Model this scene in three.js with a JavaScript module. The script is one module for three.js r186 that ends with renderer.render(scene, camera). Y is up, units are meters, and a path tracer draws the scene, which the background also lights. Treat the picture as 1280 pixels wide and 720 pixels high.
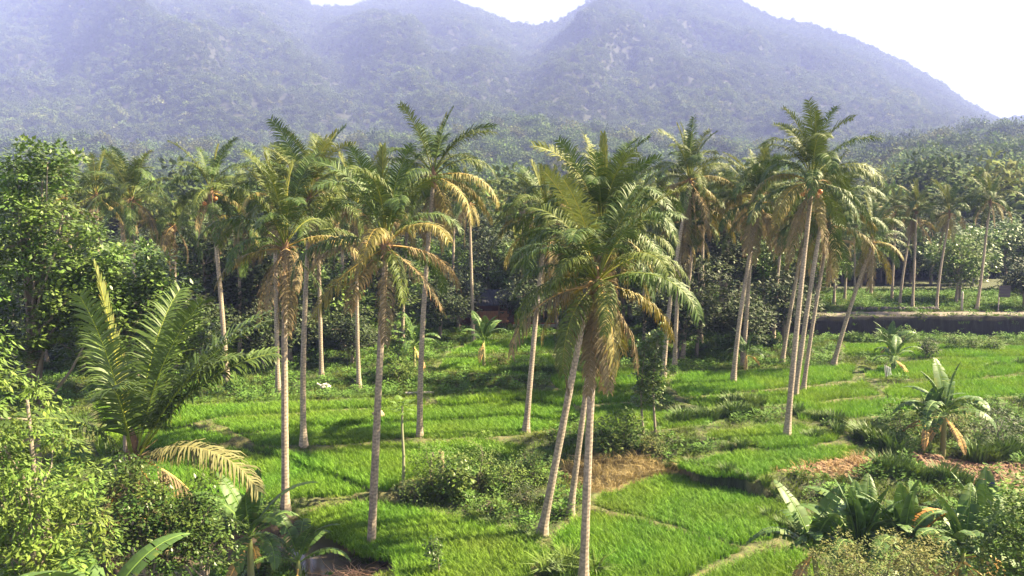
import * as THREE from 'three';
import { createNoise2D } from 'simplex-noise';

// ------------------------------------------------------------------ camera, sky, sun, exposure
const scene = new THREE.Scene();
const camera = new THREE.PerspectiveCamera(40, 16 / 9, 0.5, 9000);
camera.position.set(0, 13, 0);
camera.rotation.x = -Math.atan(90 / 989);
scene.add(camera);

const SUN_AZ = 80 * Math.PI / 180, SUN_EL = 44 * Math.PI / 180;
const sunDir = new THREE.Vector3(Math.sin(SUN_AZ) * Math.cos(SUN_EL), Math.sin(SUN_EL), -Math.cos(SUN_AZ) * Math.cos(SUN_EL));
const sun = new THREE.DirectionalLight(new THREE.Color().setRGB(1, 0.835, 0.53), 5);
sun.position.copy(sunDir).multiplyScalar(300);
sun.target.position.set(0, 0, -50);
sun.position.add(sun.target.position);
sun.castShadow = true;
sun.shadow.mapSize.set(4096, 4096);
Object.assign(sun.shadow.camera, { left: -120, right: 120, top: 120, bottom: -120, near: 1, far: 700 });
scene.add(sun, sun.target);

{
  const W = 256, Hh = 128, data = new Float32Array(W * Hh * 4);
  for (let r = 0; r < Hh; r++) for (let c = 0; c < W; c++) {
    const el = ((r + 0.5) / Hh - 0.5) * Math.PI, az = ((c + 0.5) / W - 0.5) * 2 * Math.PI;
    const x = Math.cos(az) * Math.cos(el), y = Math.sin(el), z = Math.sin(az) * Math.cos(el);
    const up = Math.max(0, y), k = Math.exp(-up * 5), cs = x * sunDir.x + y * sunDir.y + z * sunDir.z;
    const glow = Math.pow(Math.max(0, 0.5 + 0.5 * cs), 4) * 0.9, i = (r * W + c) * 4;
    data[i] = 0.062 * (0.26 + k * 6.0 + glow * 1.0);
    data[i + 1] = 0.062 * (0.42 + k * 5.8 + glow * 0.92);
    data[i + 2] = 0.062 * (0.82 + k * 5.4 + glow * 0.75);
    data[i + 3] = 1;
  }
  const t = new THREE.DataTexture(data, W, Hh, THREE.RGBAFormat, THREE.FloatType);
  t.mapping = THREE.EquirectangularReflectionMapping; t.magFilter = THREE.LinearFilter; t.needsUpdate = true;
  scene.background = t; scene.environment = t;
}
scene.fog = new THREE.FogExp2(new THREE.Color().setRGB(0.345, 0.425, 0.95), 0.00031);

const renderer = new THREE.WebGLRenderer({ antialias: true });
renderer.toneMapping = THREE.LinearToneMapping;
renderer.toneMappingExposure = 7.7;
renderer.shadowMap.enabled = true;

// ------------------------------------------------------------------ helpers
const V = (x, y, z) => new THREE.Vector3(x, y, z);
function rng(seed) { let a = seed >>> 0; return () => { a |= 0; a = a + 0x6D2B79F5 | 0; let t = Math.imul(a ^ a >>> 15, 1 | a); t = t + Math.imul(t ^ t >>> 7, 61 | t) ^ t; return ((t ^ t >>> 14) >>> 0) / 4294967296; }; }
const n2 = createNoise2D(rng(11)), n2b = createNoise2D(rng(29));
const fbm = (x, y, o = 4) => { let s = 0, a = 0.5, f = 1; for (let i = 0; i < o; i++) { s += a * n2(x * f, y * f); f *= 2.03; a *= 0.5; } return s; };
const ss = (a, b, x) => { const t = Math.min(1, Math.max(0, (x - a) / (b - a))); return t * t * (3 - 2 * t); };
const lerp = (a, b, t) => a + (b - a) * t;
const rad = (d) => d * Math.PI / 180;
const table = (pts, x) => { if (x <= pts[0][0]) return pts[0][1]; for (let i = 1; i < pts.length; i++) if (x <= pts[i][0]) { const [a, b] = pts[i - 1], [c, d] = pts[i]; return lerp(b, d, (x - a) / (c - a)); } return pts[pts.length - 1][1]; };

class Geo {                       // collects triangles with a colour per vertex
  constructor() { this.p = []; this.c = []; this.i = []; this.uv = []; }
  v(p, c, u = 0, w = 0) { this.p.push(p.x, p.y, p.z); this.c.push(c[0], c[1], c[2]); this.uv.push(u, w); return this.p.length / 3 - 1; }
  t(a, b, c) { this.i.push(a, b, c); }
  strip(pts, sides, cols) {       // a blade: pairs of points pts[k] +- sides[k], ends in a tip where the side is null
    let pa = -1, pb = -1;
    for (let k = 0; k < pts.length; k++) {
      if (!sides[k]) { const a = this.v(pts[k], cols[k]); this.t(pa, pb, a); break; }
      const a = this.v(pts[k].clone().add(sides[k]), cols[k]), b = this.v(pts[k].clone().sub(sides[k]), cols[k]);
      if (k) { this.t(pa, pb, a); this.t(pb, b, a); }
      pa = a; pb = b;
    }
  }
  tube(pts, radii, n, col, uvLen = 1, cap = false) {
    let prev = -1, len = 0; const up = V(0.123, 0.2, 0.97).normalize();
    let A = null;
    for (let k = 0; k < pts.length; k++) {
      const T = (k < pts.length - 1 ? pts[k + 1].clone().sub(pts[k]) : pts[k].clone().sub(pts[k - 1])).normalize();
      if (k) len += pts[k].distanceTo(pts[k - 1]);
      A = (A ?? up.clone()).sub(T.clone().multiplyScalar((A ?? up).dot(T))).normalize();
      const B = T.clone().cross(A), base = this.p.length / 3, cc = typeof col === 'function' ? col(k / (pts.length - 1)) : col;
      for (let j = 0; j <= n; j++) { const a = j / n * 2 * Math.PI; this.v(pts[k].clone().addScaledVector(A, Math.cos(a) * radii[k]).addScaledVector(B, Math.sin(a) * radii[k]), cc, j / n, len * uvLen); }
      if (prev >= 0) for (let j = 0; j < n; j++) { this.t(prev + j, prev + j + 1, base + j); this.t(prev + j + 1, base + j + 1, base + j); }
      prev = base;
    }
    if (cap) { const q = this.v(pts[pts.length - 1], typeof col === 'function' ? col(1) : col, .5, len * uvLen); for (let j = 0; j < n; j++) this.t(prev + j, prev + j + 1, q); }
  }
  leaf(at, dir, side, len, wid, col, fold = 0) {           // a lozenge folded along its rib
    const nn = dir.clone().cross(side), m = at.clone().addScaledVector(dir, len * 0.45);
    const a = this.v(at, col), t = this.v(at.clone().addScaledVector(dir, len), col);
    const l = this.v(m.clone().addScaledVector(side, wid / 2).addScaledVector(nn, fold * wid), col), r = this.v(m.clone().addScaledVector(side, -wid / 2).addScaledVector(nn, fold * wid), col);
    this.t(a, l, t); this.t(a, t, r);
  }
  box(x0, x1, y0, y1, z0, z1, col) {
    const P = [[x0, y0, z0], [x1, y0, z0], [x1, y1, z0], [x0, y1, z0], [x0, y0, z1], [x1, y0, z1], [x1, y1, z1], [x0, y1, z1]];
    for (const f of [[0, 3, 2, 1], [4, 5, 6, 7], [0, 1, 5, 4], [2, 3, 7, 6], [1, 2, 6, 5], [0, 4, 7, 3]]) { const q = f.map((k, m) => this.v(V(...P[k]), col, m === 1 || m === 2 ? 1 : 0, m > 1 ? 1 : 0)); this.t(q[0], q[1], q[2]); this.t(q[0], q[2], q[3]); }
  }
  build() {
    const g = new THREE.BufferGeometry();
    g.setAttribute('position', new THREE.Float32BufferAttribute(this.p, 3)); g.setAttribute('color', new THREE.Float32BufferAttribute(this.c, 3)); g.setAttribute('uv', new THREE.Float32BufferAttribute(this.uv, 2));
    g.setIndex(this.i); g.computeVertexNormals(); return g;
  }
}
const names = new Map();
const numbered = (n) => { const k = names.get(n) ?? 0; names.set(n, k + 1); return k ? `${n}_${String(k).padStart(3, '0')}` : n; };
function mesh(name, geo, mat, parent) { const m = new THREE.Mesh(geo, mat); m.name = parent ? name : numbered(name); m.castShadow = m.receiveShadow = true; (parent ?? scene).add(m); return m; }
function tag(o, label, category, group) { o.userData = { label, category }; if (group) o.userData.group = group; return o; }
function thing(name, label, category, x, y, z, turn = 0, group) { const o = new THREE.Group(); o.name = numbered(name); o.position.set(x, y, z); o.rotation.y = turn; scene.add(o); return tag(o, label, category, group); }
function copyOf(o, x, y, z, turn, scale, label, group) { const c = o.clone(); c.name = numbered(o.name.replace(/_\d{3}$/, '')); c.position.set(x, y, z); c.rotation.y = turn; c.scale.setScalar(scale); c.userData = { ...o.userData }; if (label) c.userData.label = label; if (group) c.userData.group = group; scene.add(c); return c; }
function structure(name, geo, mat) { const m = mesh(name, geo, mat); m.userData = { kind: 'structure', label: name.replace(/_/g, ' ') }; return m; }
const M4 = new THREE.Matrix4(), Q4 = new THREE.Quaternion(), E4 = new THREE.Euler(), C4 = new THREE.Color();
function stuff(name, geo, mat, places, label, category) {   // places: [x, y, z, turn, sx, sy, tiltx, tiltz, [r, g, b]]
  const o = new THREE.InstancedMesh(geo, mat, places.length); o.name = numbered(name); o.castShadow = o.receiveShadow = true;
  places.forEach((q, k) => { Q4.setFromEuler(E4.set(q[6] ?? 0, q[3], q[7] ?? 0, 'XYZ')); M4.compose(V(q[0], q[1], q[2]), Q4, V(q[4], q[5], q[4])); o.setMatrixAt(k, M4); const c = q[8] ?? [1, 1, 1]; o.setColorAt(k, C4.setRGB(c[0], c[1], c[2])); });
  o.userData = { kind: 'stuff', label, category }; scene.add(o); return o;
}

// ------------------------------------------------------------------ materials
function noiseTex(size, f, amp, mid, seed, srgb = true) {
  const d = new Uint8Array(size * size * 4), nn = createNoise2D(rng(seed)), R = rng(seed + 5);
  const tile = (x, y, s) => { // periodic by blending
    const a = x / size, b = y / size, g = (u, v) => nn(u * s, v * s);
    return (g(a, b) * (1 - a) * (1 - b) + g(a - 1, b) * a * (1 - b) + g(a, b - 1) * (1 - a) * b + g(a - 1, b - 1) * a * b);
  };
  for (let y = 0; y < size; y++) for (let x = 0; x < size; x++) {
    const v = mid + amp * (0.5 * tile(x, y, f) + 0.35 * tile(x, y, f * 4.3) + 0.25 * tile(x, y, f * 13) + 0.3 * (R() - 0.5));
    const k = (y * size + x) * 4; d[k] = d[k + 1] = d[k + 2] = Math.max(0, Math.min(255, v)); d[k + 3] = 255;
  }
  const t = new THREE.DataTexture(d, size, size); t.wrapS = t.wrapT = THREE.RepeatWrapping; t.magFilter = THREE.LinearFilter; if (srgb) t.colorSpace = THREE.SRGBColorSpace; t.needsUpdate = true; return t;
}
const texGround = noiseTex(512, 6, 95, 205, 3), texGroundB = noiseTex(512, 8, 110, 128, 4, false);
function barkTex() {
  const w = 64, h = 256, d = new Uint8Array(w * h * 4), b = new Uint8Array(w * h * 4), R = rng(77);
  for (let y = 0; y < h; y++) for (let x = 0; x < w; x++) {
    const wob = n2(x / w * 2 * Math.PI, y / 40) * 3, ph = ((y + wob) / 32) % 1, ring = ph < 0 ? ph + 1 : ph, groove = Math.exp(-Math.pow((ring - 0.5) / 0.2, 2));
    const spot = n2b(x / 14, y / 34) * 34 + n2b(x / 3, y / 5) * 16 + (R() - 0.5) * 26, k = (y * w + x) * 4, v = 205 + spot - groove * 14;
    d[k] = Math.min(255, v); d[k + 1] = Math.min(255, v * 0.985); d[k + 2] = Math.min(255, v * 0.96); d[k + 3] = 255;
    const e = 150 + spot * 0.7 - groove * 120; b[k] = b[k + 1] = b[k + 2] = Math.max(0, Math.min(255, e)); b[k + 3] = 255;
  }
  return [d, b].map((a, i) => { const t = new THREE.DataTexture(a, w, h); t.wrapS = t.wrapT = THREE.RepeatWrapping; t.magFilter = THREE.LinearFilter; if (!i) t.colorSpace = THREE.SRGBColorSpace; t.needsUpdate = true; return t; });
}
const [texBark, texBarkB] = barkTex();
const rgb = (r, g, b) => new THREE.Color().setRGB(r, g, b);
const foliage = (name, c, trans = 0.35, rough = 0.62, spec = 0.5) => new THREE.MeshPhysicalMaterial({ name, color: rgb(...c), vertexColors: true, roughness: rough, transmission: trans, thickness: 0, specularIntensity: spec, side: THREE.DoubleSide });
const solid = (name, c, rough = 0.9, vc = true) => new THREE.MeshStandardMaterial({ name, color: rgb(...c), roughness: rough, vertexColors: vc });
const MAT = {
  rice: foliage('rice_blades', [0.155, 0.285, 0.028], 0.42, 0.8, 0.25),
  grass: foliage('grass_blades', [0.11, 0.175, 0.028], 0.35, 0.8, 0.25),
  tall: foliage('tall_grass_blades', [0.085, 0.15, 0.03], 0.35, 0.6),
  spear: foliage('young_frond', [0.15, 0.175, 0.04], 0.4, 0.6, 0.35),
  frond: foliage('green_frond', [0.085, 0.118, 0.022], 0.36, 0.55, 0.35),
  frondDeep: foliage('blue_green_frond', [0.062, 0.105, 0.024], 0.34, 0.52, 0.35), frondOlive: foliage('olive_frond', [0.17, 0.165, 0.07], 0.35, 0.7, 0.3),
  frondYellow: foliage('yellowing_frond', [0.19, 0.165, 0.036], 0.38, 0.6),
  frondDead: foliage('dead_frond', [0.185, 0.148, 0.082], 0.25, 0.85, 0.3),
  youngPalm: foliage('young_palm_frond', [0.08, 0.13, 0.028], 0.35, 0.5),
  banana: foliage('banana_leaf', [0.075, 0.14, 0.036], 0.36, 0.48, 0.4),
  bananaDead: foliage('dry_banana_leaf', [0.38, 0.17, 0.035], 0.3, 0.8),
  bananaTan: foliage('withered_banana_leaf', [0.36, 0.25, 0.11], 0.2, 0.9),
  leafBig: foliage('broad_tree_leaf', [0.10, 0.17, 0.03], 0.36, 0.45, 0.7),
  leafForest: foliage('forest_leaf', [0.045, 0.072, 0.022], 0.25, 0.6),
  leafLime: foliage('lime_leaf', [0.13, 0.21, 0.035], 0.42, 0.6, 0.35), weed: foliage('weed_leaf', [0.085, 0.165, 0.028], 0.35, 0.7, 0.2),
  leafCitrus: foliage('dark_glossy_leaf', [0.055, 0.10, 0.022], 0.25, 0.38),
  leafOlive: foliage('olive_leaf', [0.13, 0.155, 0.042], 0.32, 0.65, 0.3),
  leafShrub: foliage('shrub_leaf', [0.105, 0.18, 0.034], 0.36, 0.65, 0.3),
  farTree: foliage('hill_tree_leaf', [0.078, 0.112, 0.034], 0.2, 0.85, 0.15),
  trunk: new THREE.MeshStandardMaterial({ name: 'palm_bark', color: rgb(0.48, 0.40, 0.325), map: texBark, bumpMap: texBarkB, bumpScale: 0.004, roughness: 0.9, vertexColors: true }),
  bark: solid('tree_bark', [0.20, 0.165, 0.13]),
  fibre: solid('crown_fibre', [0.17, 0.10, 0.055], 1),
  nut: solid('coconut_husk', [1, 1, 1], 0.45),
  dryStick: solid('dry_stick', [0.28, 0.20, 0.14], 0.95),
  ground: new THREE.MeshStandardMaterial({ name: 'field_soil', color: rgb(1, 1, 1), map: texGround, bumpMap: texGroundB, bumpScale: 0.05, roughness: 0.97, vertexColors: true }),
  hill: new THREE.MeshStandardMaterial({ name: 'hill_soil', color: rgb(1, 1, 1), roughness: 1, vertexColors: true }),
};
const W1 = [1, 1, 1];

// ------------------------------------------------------------------ terrain
const PADDIES = [   // level, outline [x, z]
  ['a0', 0.0, [[-9.16, -32.75], [-8.4, -33.85], [-7.0, -34.63], [-4.9, -34.04], [-1.87, -32.58], [0.0, -31.39], [1.35, -29.39], [0.59, -27.88], [0.0, -25.27], [-3.57, -25.27], [-4.23, -28.41], [-6.06, -29.54]]],
  ['a1', 0.15, [[3.97, -34.03], [4.25, -35.23], [7.6, -38.14], [9.81, -36.3], [12.41, -33.46], [11.3, -31.35], [9.12, -29.86]]],
  ['a2', 0.0, [[2.03, -31.39], [3.66, -33.39], [8.81, -29.61], [5.92, -27.37], [4.0, -25.27], [1.39, -25.27], [1.67, -29.54]]],
  ['a3', -0.08, [[9.24, -29.0], [11.26, -29.87], [11.26, -25.43], [5.36, -25.43], [6.51, -27.16]]],
  ['b0', 0.22, [[-17.82, -38.17], [-18.18, -41.32], [-14.48, -41.89], [-9.72, -38.41], [-6.75, -35.25], [-10.63, -34.64], [-11.99, -33.85], [-15.18, -33.1]]],
  ['b1', 0.52, [[-13.78, -41.63], [-10.72, -39.8], [-8.55, -41.34], [-1.77, -42.68], [0.51, -41.48], [0.0, -38.75], [-5.28, -36.35], [-5.72, -34.83], [-9.09, -37.75]]],
  ['b2', 0.6, [[-23.12, -43.03], [-23.82, -45.71], [-18.63, -44.67], [-15.22, -42.56], [-18.34, -41.22], [-21.23, -39.82]]],
  ['c0', 0.75, [[-15.04, -42.83], [-11.38, -44.47], [-5.66, -45.69], [0.0, -46.98], [3.94, -45.51], [0.0, -43.14], [-6.17, -42.67], [-10.25, -41.3], [-13.25, -41.6]]],
  ['c1', 0.98, [[-17.4, -45.36], [-11.63, -47.04], [-5.51, -48.64], [0.0, -50.13], [3.99, -48.44], [3.77, -45.73], [0.0, -47.04], [-5.66, -45.73], [-11.47, -44.48], [-15.14, -43.14]]],
  ['c2', 1.12, [[-26.06, -48.69], [-19.8, -48.08], [-12.13, -49.12], [-5.66, -49.98], [-5.56, -49.12], [-11.73, -47.47], [-17.82, -45.74], [-18.96, -43.96], [-23.67, -45.01]]],
  ['c3', 1.27, [[-4.8, -49.13], [1.06, -51.62], [7.99, -51.15], [8.12, -49.35], [4.26, -48.08], [0.0, -49.79], [-3.98, -48.29]]],
  ['d0', 0.9, [[8.13, -36.96], [10.46, -38.85], [13.96, -39.66], [17.7, -40.36], [16.92, -38.72], [14.45, -37.7], [11.08, -35.57], [9.85, -35.8]]],
  ['d1', 1.12, [[10.55, -41.84], [13.35, -43.12], [16.21, -43.62], [17.55, -41.84], [16.69, -40.78], [14.86, -39.91], [12.66, -39.49]]],
  ['d2', 1.2, [[8.72, -45.99], [12.63, -47.15], [12.6, -45.62], [10.85, -43.84], [8.34, -43.0]]],
  ['d3', 1.2, [[16.53, -44.53], [17.77, -47.95], [25.03, -49.65], [24.87, -47.35], [21.16, -45.62]]],
  ['e0', 1.35, [[10.54, -48.8], [18.97, -51.27], [24.39, -54.0], [24.02, -50.8], [17.92, -48.38], [11.65, -47.14]]],
  ['e1', 1.5, [[10.54, -51.8], [12.12, -56.29], [18.85, -57.46], [26.41, -59.95], [23.54, -54.62], [19.43, -52.54], [10.94, -49.25]]],
  ['e2', 1.5, [[25.13, -55.17], [27.67, -58.68], [34.26, -61.96], [41.06, -62.66], [38.3, -57.46], [31.39, -54.62]]],
  ['e3', 1.65, [[27.2, -63.27], [29.27, -68.83], [44.28, -67.15], [41.77, -63.27], [34.57, -62.55]]],
  ['e4', 1.65, [[-5.4, -57.31], [-5.26, -61.15], [3.24, -63.27], [3.09, -57.92], [0.0, -55.56]]],
  ['e5', 1.65, [[-5.18, -63.27], [-2.89, -70.6], [3.7, -72.46], [3.35, -65.54]]],
  ['f0', 1.42, [[25.19, -52.41], [31.01, -53.93], [36.94, -55.55], [33.34, -50.04], [27.3, -49.15], [24.07, -49.59]]],
  ['c4', 1.12, [[4.4, -47.47], [8.42, -48.69], [8.49, -46.31], [7.78, -42.8], [5.19, -41.84], [4.46, -44.14]]],
  ['c5', 1.5, [[2.86, -55.72], [8.33, -58.07], [11.09, -55.72], [10.2, -52.29], [7.91, -51.32], [3.19, -51.8]]],
];
const paddies = PADDIES.map(([, level, pts]) => {
  const xs = pts.map((q) => q[0]), zs = pts.map((q) => q[1]);
  return { level, pts, x0: Math.min(...xs), x1: Math.max(...xs), z0: Math.min(...zs), z1: Math.max(...zs) };
});
function segDist(px, pz, a, b) { const dx = b[0] - a[0], dz = b[1] - a[1], t = Math.max(0, Math.min(1, ((px - a[0]) * dx + (pz - a[1]) * dz) / (dx * dx + dz * dz))); return Math.hypot(px - a[0] - t * dx, pz - a[1] - t * dz); }
function signed(P, x, z) {        // negative inside
  let d = 1e9, inside = false; const p = P.pts;
  for (let i = 0, j = p.length - 1; i < p.length; j = i++) {
    d = Math.min(d, segDist(x, z, p[j], p[i]));
    if ((p[i][1] > z) !== (p[j][1] > z) && x < (p[j][0] - p[i][0]) * (z - p[i][1]) / (p[j][1] - p[i][1]) + p[i][0]) inside = !inside;
  }
  return inside ? -d : d;
}
function nearestPaddy(x, z) {
  let best = 1e9, sum = 1 / 27, lv = (1.6 * ss(36, 75, -z)) / 27, at = null, mx = -9;
  const wx = x + n2(x * 0.35, z * 0.35) * 0.22, wz = z + n2b(x * 0.35, z * 0.35) * 0.22;
  for (const P of paddies) {
    if (x < P.x0 - 5 || x > P.x1 + 5 || z < P.z0 - 5 || z > P.z1 + 5) continue;
    const d = signed(P, wx, wz);
    if (d < best) { best = d; at = P; }
    if (d < 5) { const w = 1 / Math.pow(Math.max(d, 0) + 0.2, 3); sum += w; lv += w * P.level; if (d < 0.9) mx = Math.max(mx, P.level); }
  }
  return { d: best, P: at, level: lv / sum, mx };
}
const DITCH = [[-16, -26.3], [-12.4, -29.2], [-10.4, -30.6], [-8.6, -31.3], [-6.9, -29.9], [-6.2, -28.2]];
const ditchD = (x, z) => { let d = 1e9; for (let i = 1; i < DITCH.length; i++) d = Math.min(d, segDist(x, z, DITCH[i - 1], DITCH[i])); return d; };
const PROFILE = [[-1.2, 280], [-0.65, 290], [-0.5, 302], [-0.36, 300], [-0.3, 290], [-0.27, 281], [-0.243, 263], [-0.2, 262], [-0.17, 271], [-0.08, 272], [-0.04, 260], [0, 243], [0.03, 240], [0.055, 245], [0.075, 258], [0.1, 273], [0.16, 291], [0.21, 292], [0.285, 268], [0.325, 250], [0.375, 241], [0.425, 224], [0.485, 197], [0.535, 169], [0.575, 142], [0.607, 128], [0.63, 130], [0.66, 132], [0.8, 120], [1.2, 90]];
const FOOT = [[-1, 26], [-0.2, 27], [-0.05, 36], [0.06, 37], [0.14, 31], [0.3, 26], [0.42, 27], [0.6, 33], [1, 34]];
const SPURS = [[-0.62, -0.31, 0.085, 62], [-0.40, -0.20, 0.05, 34], [-0.24, -0.09, 0.06, 48], [-0.07, -0.03, 0.045, 30], [0.13, 0.05, 0.06, 52], [0.22, 0.20, 0.05, 20], [0.33, 0.30, 0.06, 18], [0.45, 0.37, 0.06, 12]];
const HILL_START = 104;
function hill(x, d) {             // height above the plain behind the forest belt
  const u = x / d, q = Math.min(1, Math.max(0, (d - HILL_START) / 640)), rise = u > 0.3 ? lerp(2.1, 1.25, ss(0.3, 0.5, u)) : 2.1;
  let h = 2.15 * table(FOOT, u) * Math.pow(q, rise) + 11 * fbm(x / 120, d / 120, 3) * q;
  if (d > 850) {
    const wob = fbm(u * 6, d / 700, 3), Dr = 2350 + 120 * n2(u * 2.3, 3), t = (d - 850) / (Dr - 850), Hr = -16 + table(PROFILE, u) / 989 * Dr;
    const body = t < 1 ? Math.pow(t, 1.12) : 1 - (t - 1) * 0.5;
    let s = 0;
    for (const [ut, ub, w, a] of SPURS) { const uc = lerp(ub, ut, Math.min(1, t)) + wob * 0.03, k = (u - uc) / w; s += a * (Math.exp(-k * k * 0.9) - 0.35 * Math.exp(-k * k * 0.2)); }
    const env = Math.sin(Math.PI * Math.min(1, Math.max(0, t))) * (1 - ss(0.62, 0.98, t)) * Math.pow(Hr / 680, 1.2);
    h += (Hr - h) * body + (s * 1.9 + 45 * wob + 40 * (0.5 - Math.abs(fbm(x / 300, d / 700, 2))) + 14 * fbm(x / 150, d / 240, 2)) * env + 5 * fbm(x / 80, d / 120, 2);
  }
  return h;
}
const flat = (x, d) => 1.6 + 2.0 * ss(17, 23, x) + (d > HILL_START ? hill(x, d) : 0);
function terrain(x, z) {
  const d = -z;
  if (d > 96) return lerp(1.6 + 2.0 * ss(17, 23, x) , 2, ss(96, 140, d)) + (d > HILL_START ? hill(x, d) : 0);
  const q = nearestPaddy(x, z);
  let h = q.d < 0.1 ? q.P.level : Math.max(q.level, q.mx > -9 ? lerp(q.level, q.mx, 0.55) : q.level) + 0.12 * ss(0.1, 0.2, q.d) + 0.10 * fbm(x * 0.4, z * 0.4, 3) * ss(0.3, 2, q.d) + (q.d > 0.6 ? 0.05 * n2(x * 1.7, z * 1.7) : 0);
  if (x > 15 && d > 71) h = lerp(h, 3.6, ss(0, 0.32, d - 73.6 - 0.05 * n2(x * 0.12, 4)) * ss(17, 22, x)) + (d > 74 && d < 75.2 && x > 22 ? 0.14 * n2(x * 0.7, 3) + 0.08 * n2(x * 2.3, 7) : 0);
  if (x < -4 && d < 36) { const e = ditchD(x, z); if (e < 2.6) h = lerp(-0.75, h, ss(0.9, 2.1, e + 0.25 * n2(x, z))); }
  return h;
}
const zone = (x, z, cx, cz, rx, rz) => 1 - Math.min(1, Math.hypot((x - cx) / rx, (z - cz) / rz) + 0.22 * fbm(x * 0.8, z * 0.8, 3));   // >0 inside
const isDryBank = (x, z) => zone(x, z, 5.7, -37.4, 3.4, 2.2) > 0.02;
const isBrownBank = (x, z) => zone(x, z, 14.6, -37.7, 3.6, 1.7) > 0.05;
const isSoil = (x, z) => zone(x, z, 23.6, -38.3, 4.4, 2.7) > 0.08;
const isRoad = (x, z) => x > 24 && -z > 74.6 + 0.3 * n2(x * 0.3, 9) && -z < 77.6 + 0.4 * n2(x * 0.2, 2);
function soilColour(x, z, out) {
  const d = -z, a = fbm(x * 0.5, z * 0.5, 3), b = n2b(x * 2.1, z * 2.1);
  let c = [0.07 + 0.02 * a, 0.085 + 0.03 * a, 0.03];
  if (d < 96) {
    const q = nearestPaddy(x, z);
    if (q.d < 0.08) c = [0.045, 0.07, 0.025];
    else if (q.d < 0.5) c = b > -0.1 ? [0.17, 0.16, 0.065] : [0.11, 0.13, 0.045];
    if (isDryBank(x, z)) c = [0.22, 0.17, 0.075];
    if (isBrownBank(x, z)) c = b > -0.3 ? [0.27, 0.175, 0.10] : [0.12, 0.12, 0.05];
    if (isSoil(x, z)) c = [0.2 + 0.06 * a + 0.03 * b, 0.115 + 0.03 * a + 0.02 * b, 0.075];
    if (isRoad(x, z)) c = [0.25, 0.21, 0.18];
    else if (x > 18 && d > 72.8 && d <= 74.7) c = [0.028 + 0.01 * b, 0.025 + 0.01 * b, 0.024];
    if (x < -4 && d < 36 && ditchD(x, z) < 1.9) c = [0.075, 0.055, 0.04];
  }
  return c;
}
function sheet(rows, U, cols, colour) {
  const g = new Geo(), n = cols + 1;
  rows.forEach((d) => { for (let j = 0; j <= cols; j++) { const x = (j / cols * 2 - 1) * U * (d + 30), y = terrain(x, -d); g.v(V(x, y, -d), colour(x, -d), x / 3.1, d / 3.1); } });
  for (let i = 0; i + 1 < rows.length; i++) for (let j = 0; j < cols; j++) { const a = i * n + j; g.t(a, a + 1, a + n); g.t(a + 1, a + n + 1, a + n); }
  return g.build();
}
const nearRows = [], farRows = [];
for (let d = -14; d < 22; d += 1.2) nearRows.push(d);
for (let d = 22; d < 60; d += 0.22) nearRows.push(d);
for (let d = 60; d < 73.4; d += 0.3) nearRows.push(d);
for (let d = 73.4; d < 74.3; d += 0.08) nearRows.push(d);
for (let d = 74.3; d < 80; d += 0.3) nearRows.push(d);
for (let d = 80; d < 130; d += 1.5) nearRows.push(d);
nearRows.push(130);
for (let d = 130; d < 2750; d += 6 + (d - 130) * 0.007) farRows.push(d);
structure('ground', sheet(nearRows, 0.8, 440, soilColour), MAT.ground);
structure('mountain', sheet(farRows, 0.8, 440, (x, z) => { const a = fbm(x / 30, z / 30, 3); return [0.016 + 0.005 * a, 0.02 + 0.005 * a, 0.009]; }), MAT.hill);
{
  const g = new Geo();            // water in the ditch
  const L = DITCH.map(([x, z]) => V(x, -0.42, z)), S = L.map((q, i) => { const t = L[Math.min(i + 1, L.length - 1)].clone().sub(L[Math.max(i - 1, 0)]).normalize(); return V(-t.z, 0, t.x).multiplyScalar(2.2); });
  g.strip(L, S, L.map(() => W1));
  structure('stream_water', g.build(), new THREE.MeshPhysicalMaterial({ name: 'muddy_water', color: rgb(0.10, 0.08, 0.06), roughness: 0.06, vertexColors: true }));
}

// ------------------------------------------------------------------ rice and grass (uncountable)
function tuftGeo(n, h, spread, w, lean, seed, tipShade = [1, 1, 1]) {
  const g = new Geo(), R = rng(seed);
  for (let k = 0; k < n; k++) {
    const a = R() * 6.283, r = Math.sqrt(R()) * spread, b = V(Math.cos(a) * r, -0.03, Math.sin(a) * r), o = a + (R() - 0.5) * 2, out = V(Math.cos(o), 0, Math.sin(o));
    const hh = h * (0.65 + 0.5 * R()), le = lean * (0.4 + R()), side = V(-out.z, 0, out.x).applyAxisAngle(V(0, 1, 0), (R() - 0.5) * 1.4), t = 0.85 + 0.3 * R();
    const c0 = [t, t, t], c1 = [t * tipShade[0], t * tipShade[1], t * tipShade[2]];
    const p1 = b.clone().addScaledVector(out, le * hh * 0.3).add(V(0, hh * 0.55, 0)), p2 = b.clone().addScaledVector(out, le * hh * 1.0).add(V(0, hh * (1 - 0.25 * le), 0));
    g.strip([b, p1, p2], [side.clone().multiplyScalar(w * 0.6), side.clone().multiplyScalar(w), null], [c0, c0, c1]);
  }
  return g.build();
}
const riceGeo = [tuftGeo(13, 0.46, 0.065, 0.012, 0.5, 1), tuftGeo(13, 0.46, 0.07, 0.012, 0.6, 2)];
const riceFar = [tuftGeo(18, 0.48, 0.13, 0.016, 0.45, 3), tuftGeo(18, 0.48, 0.13, 0.016, 0.5, 4)];
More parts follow.
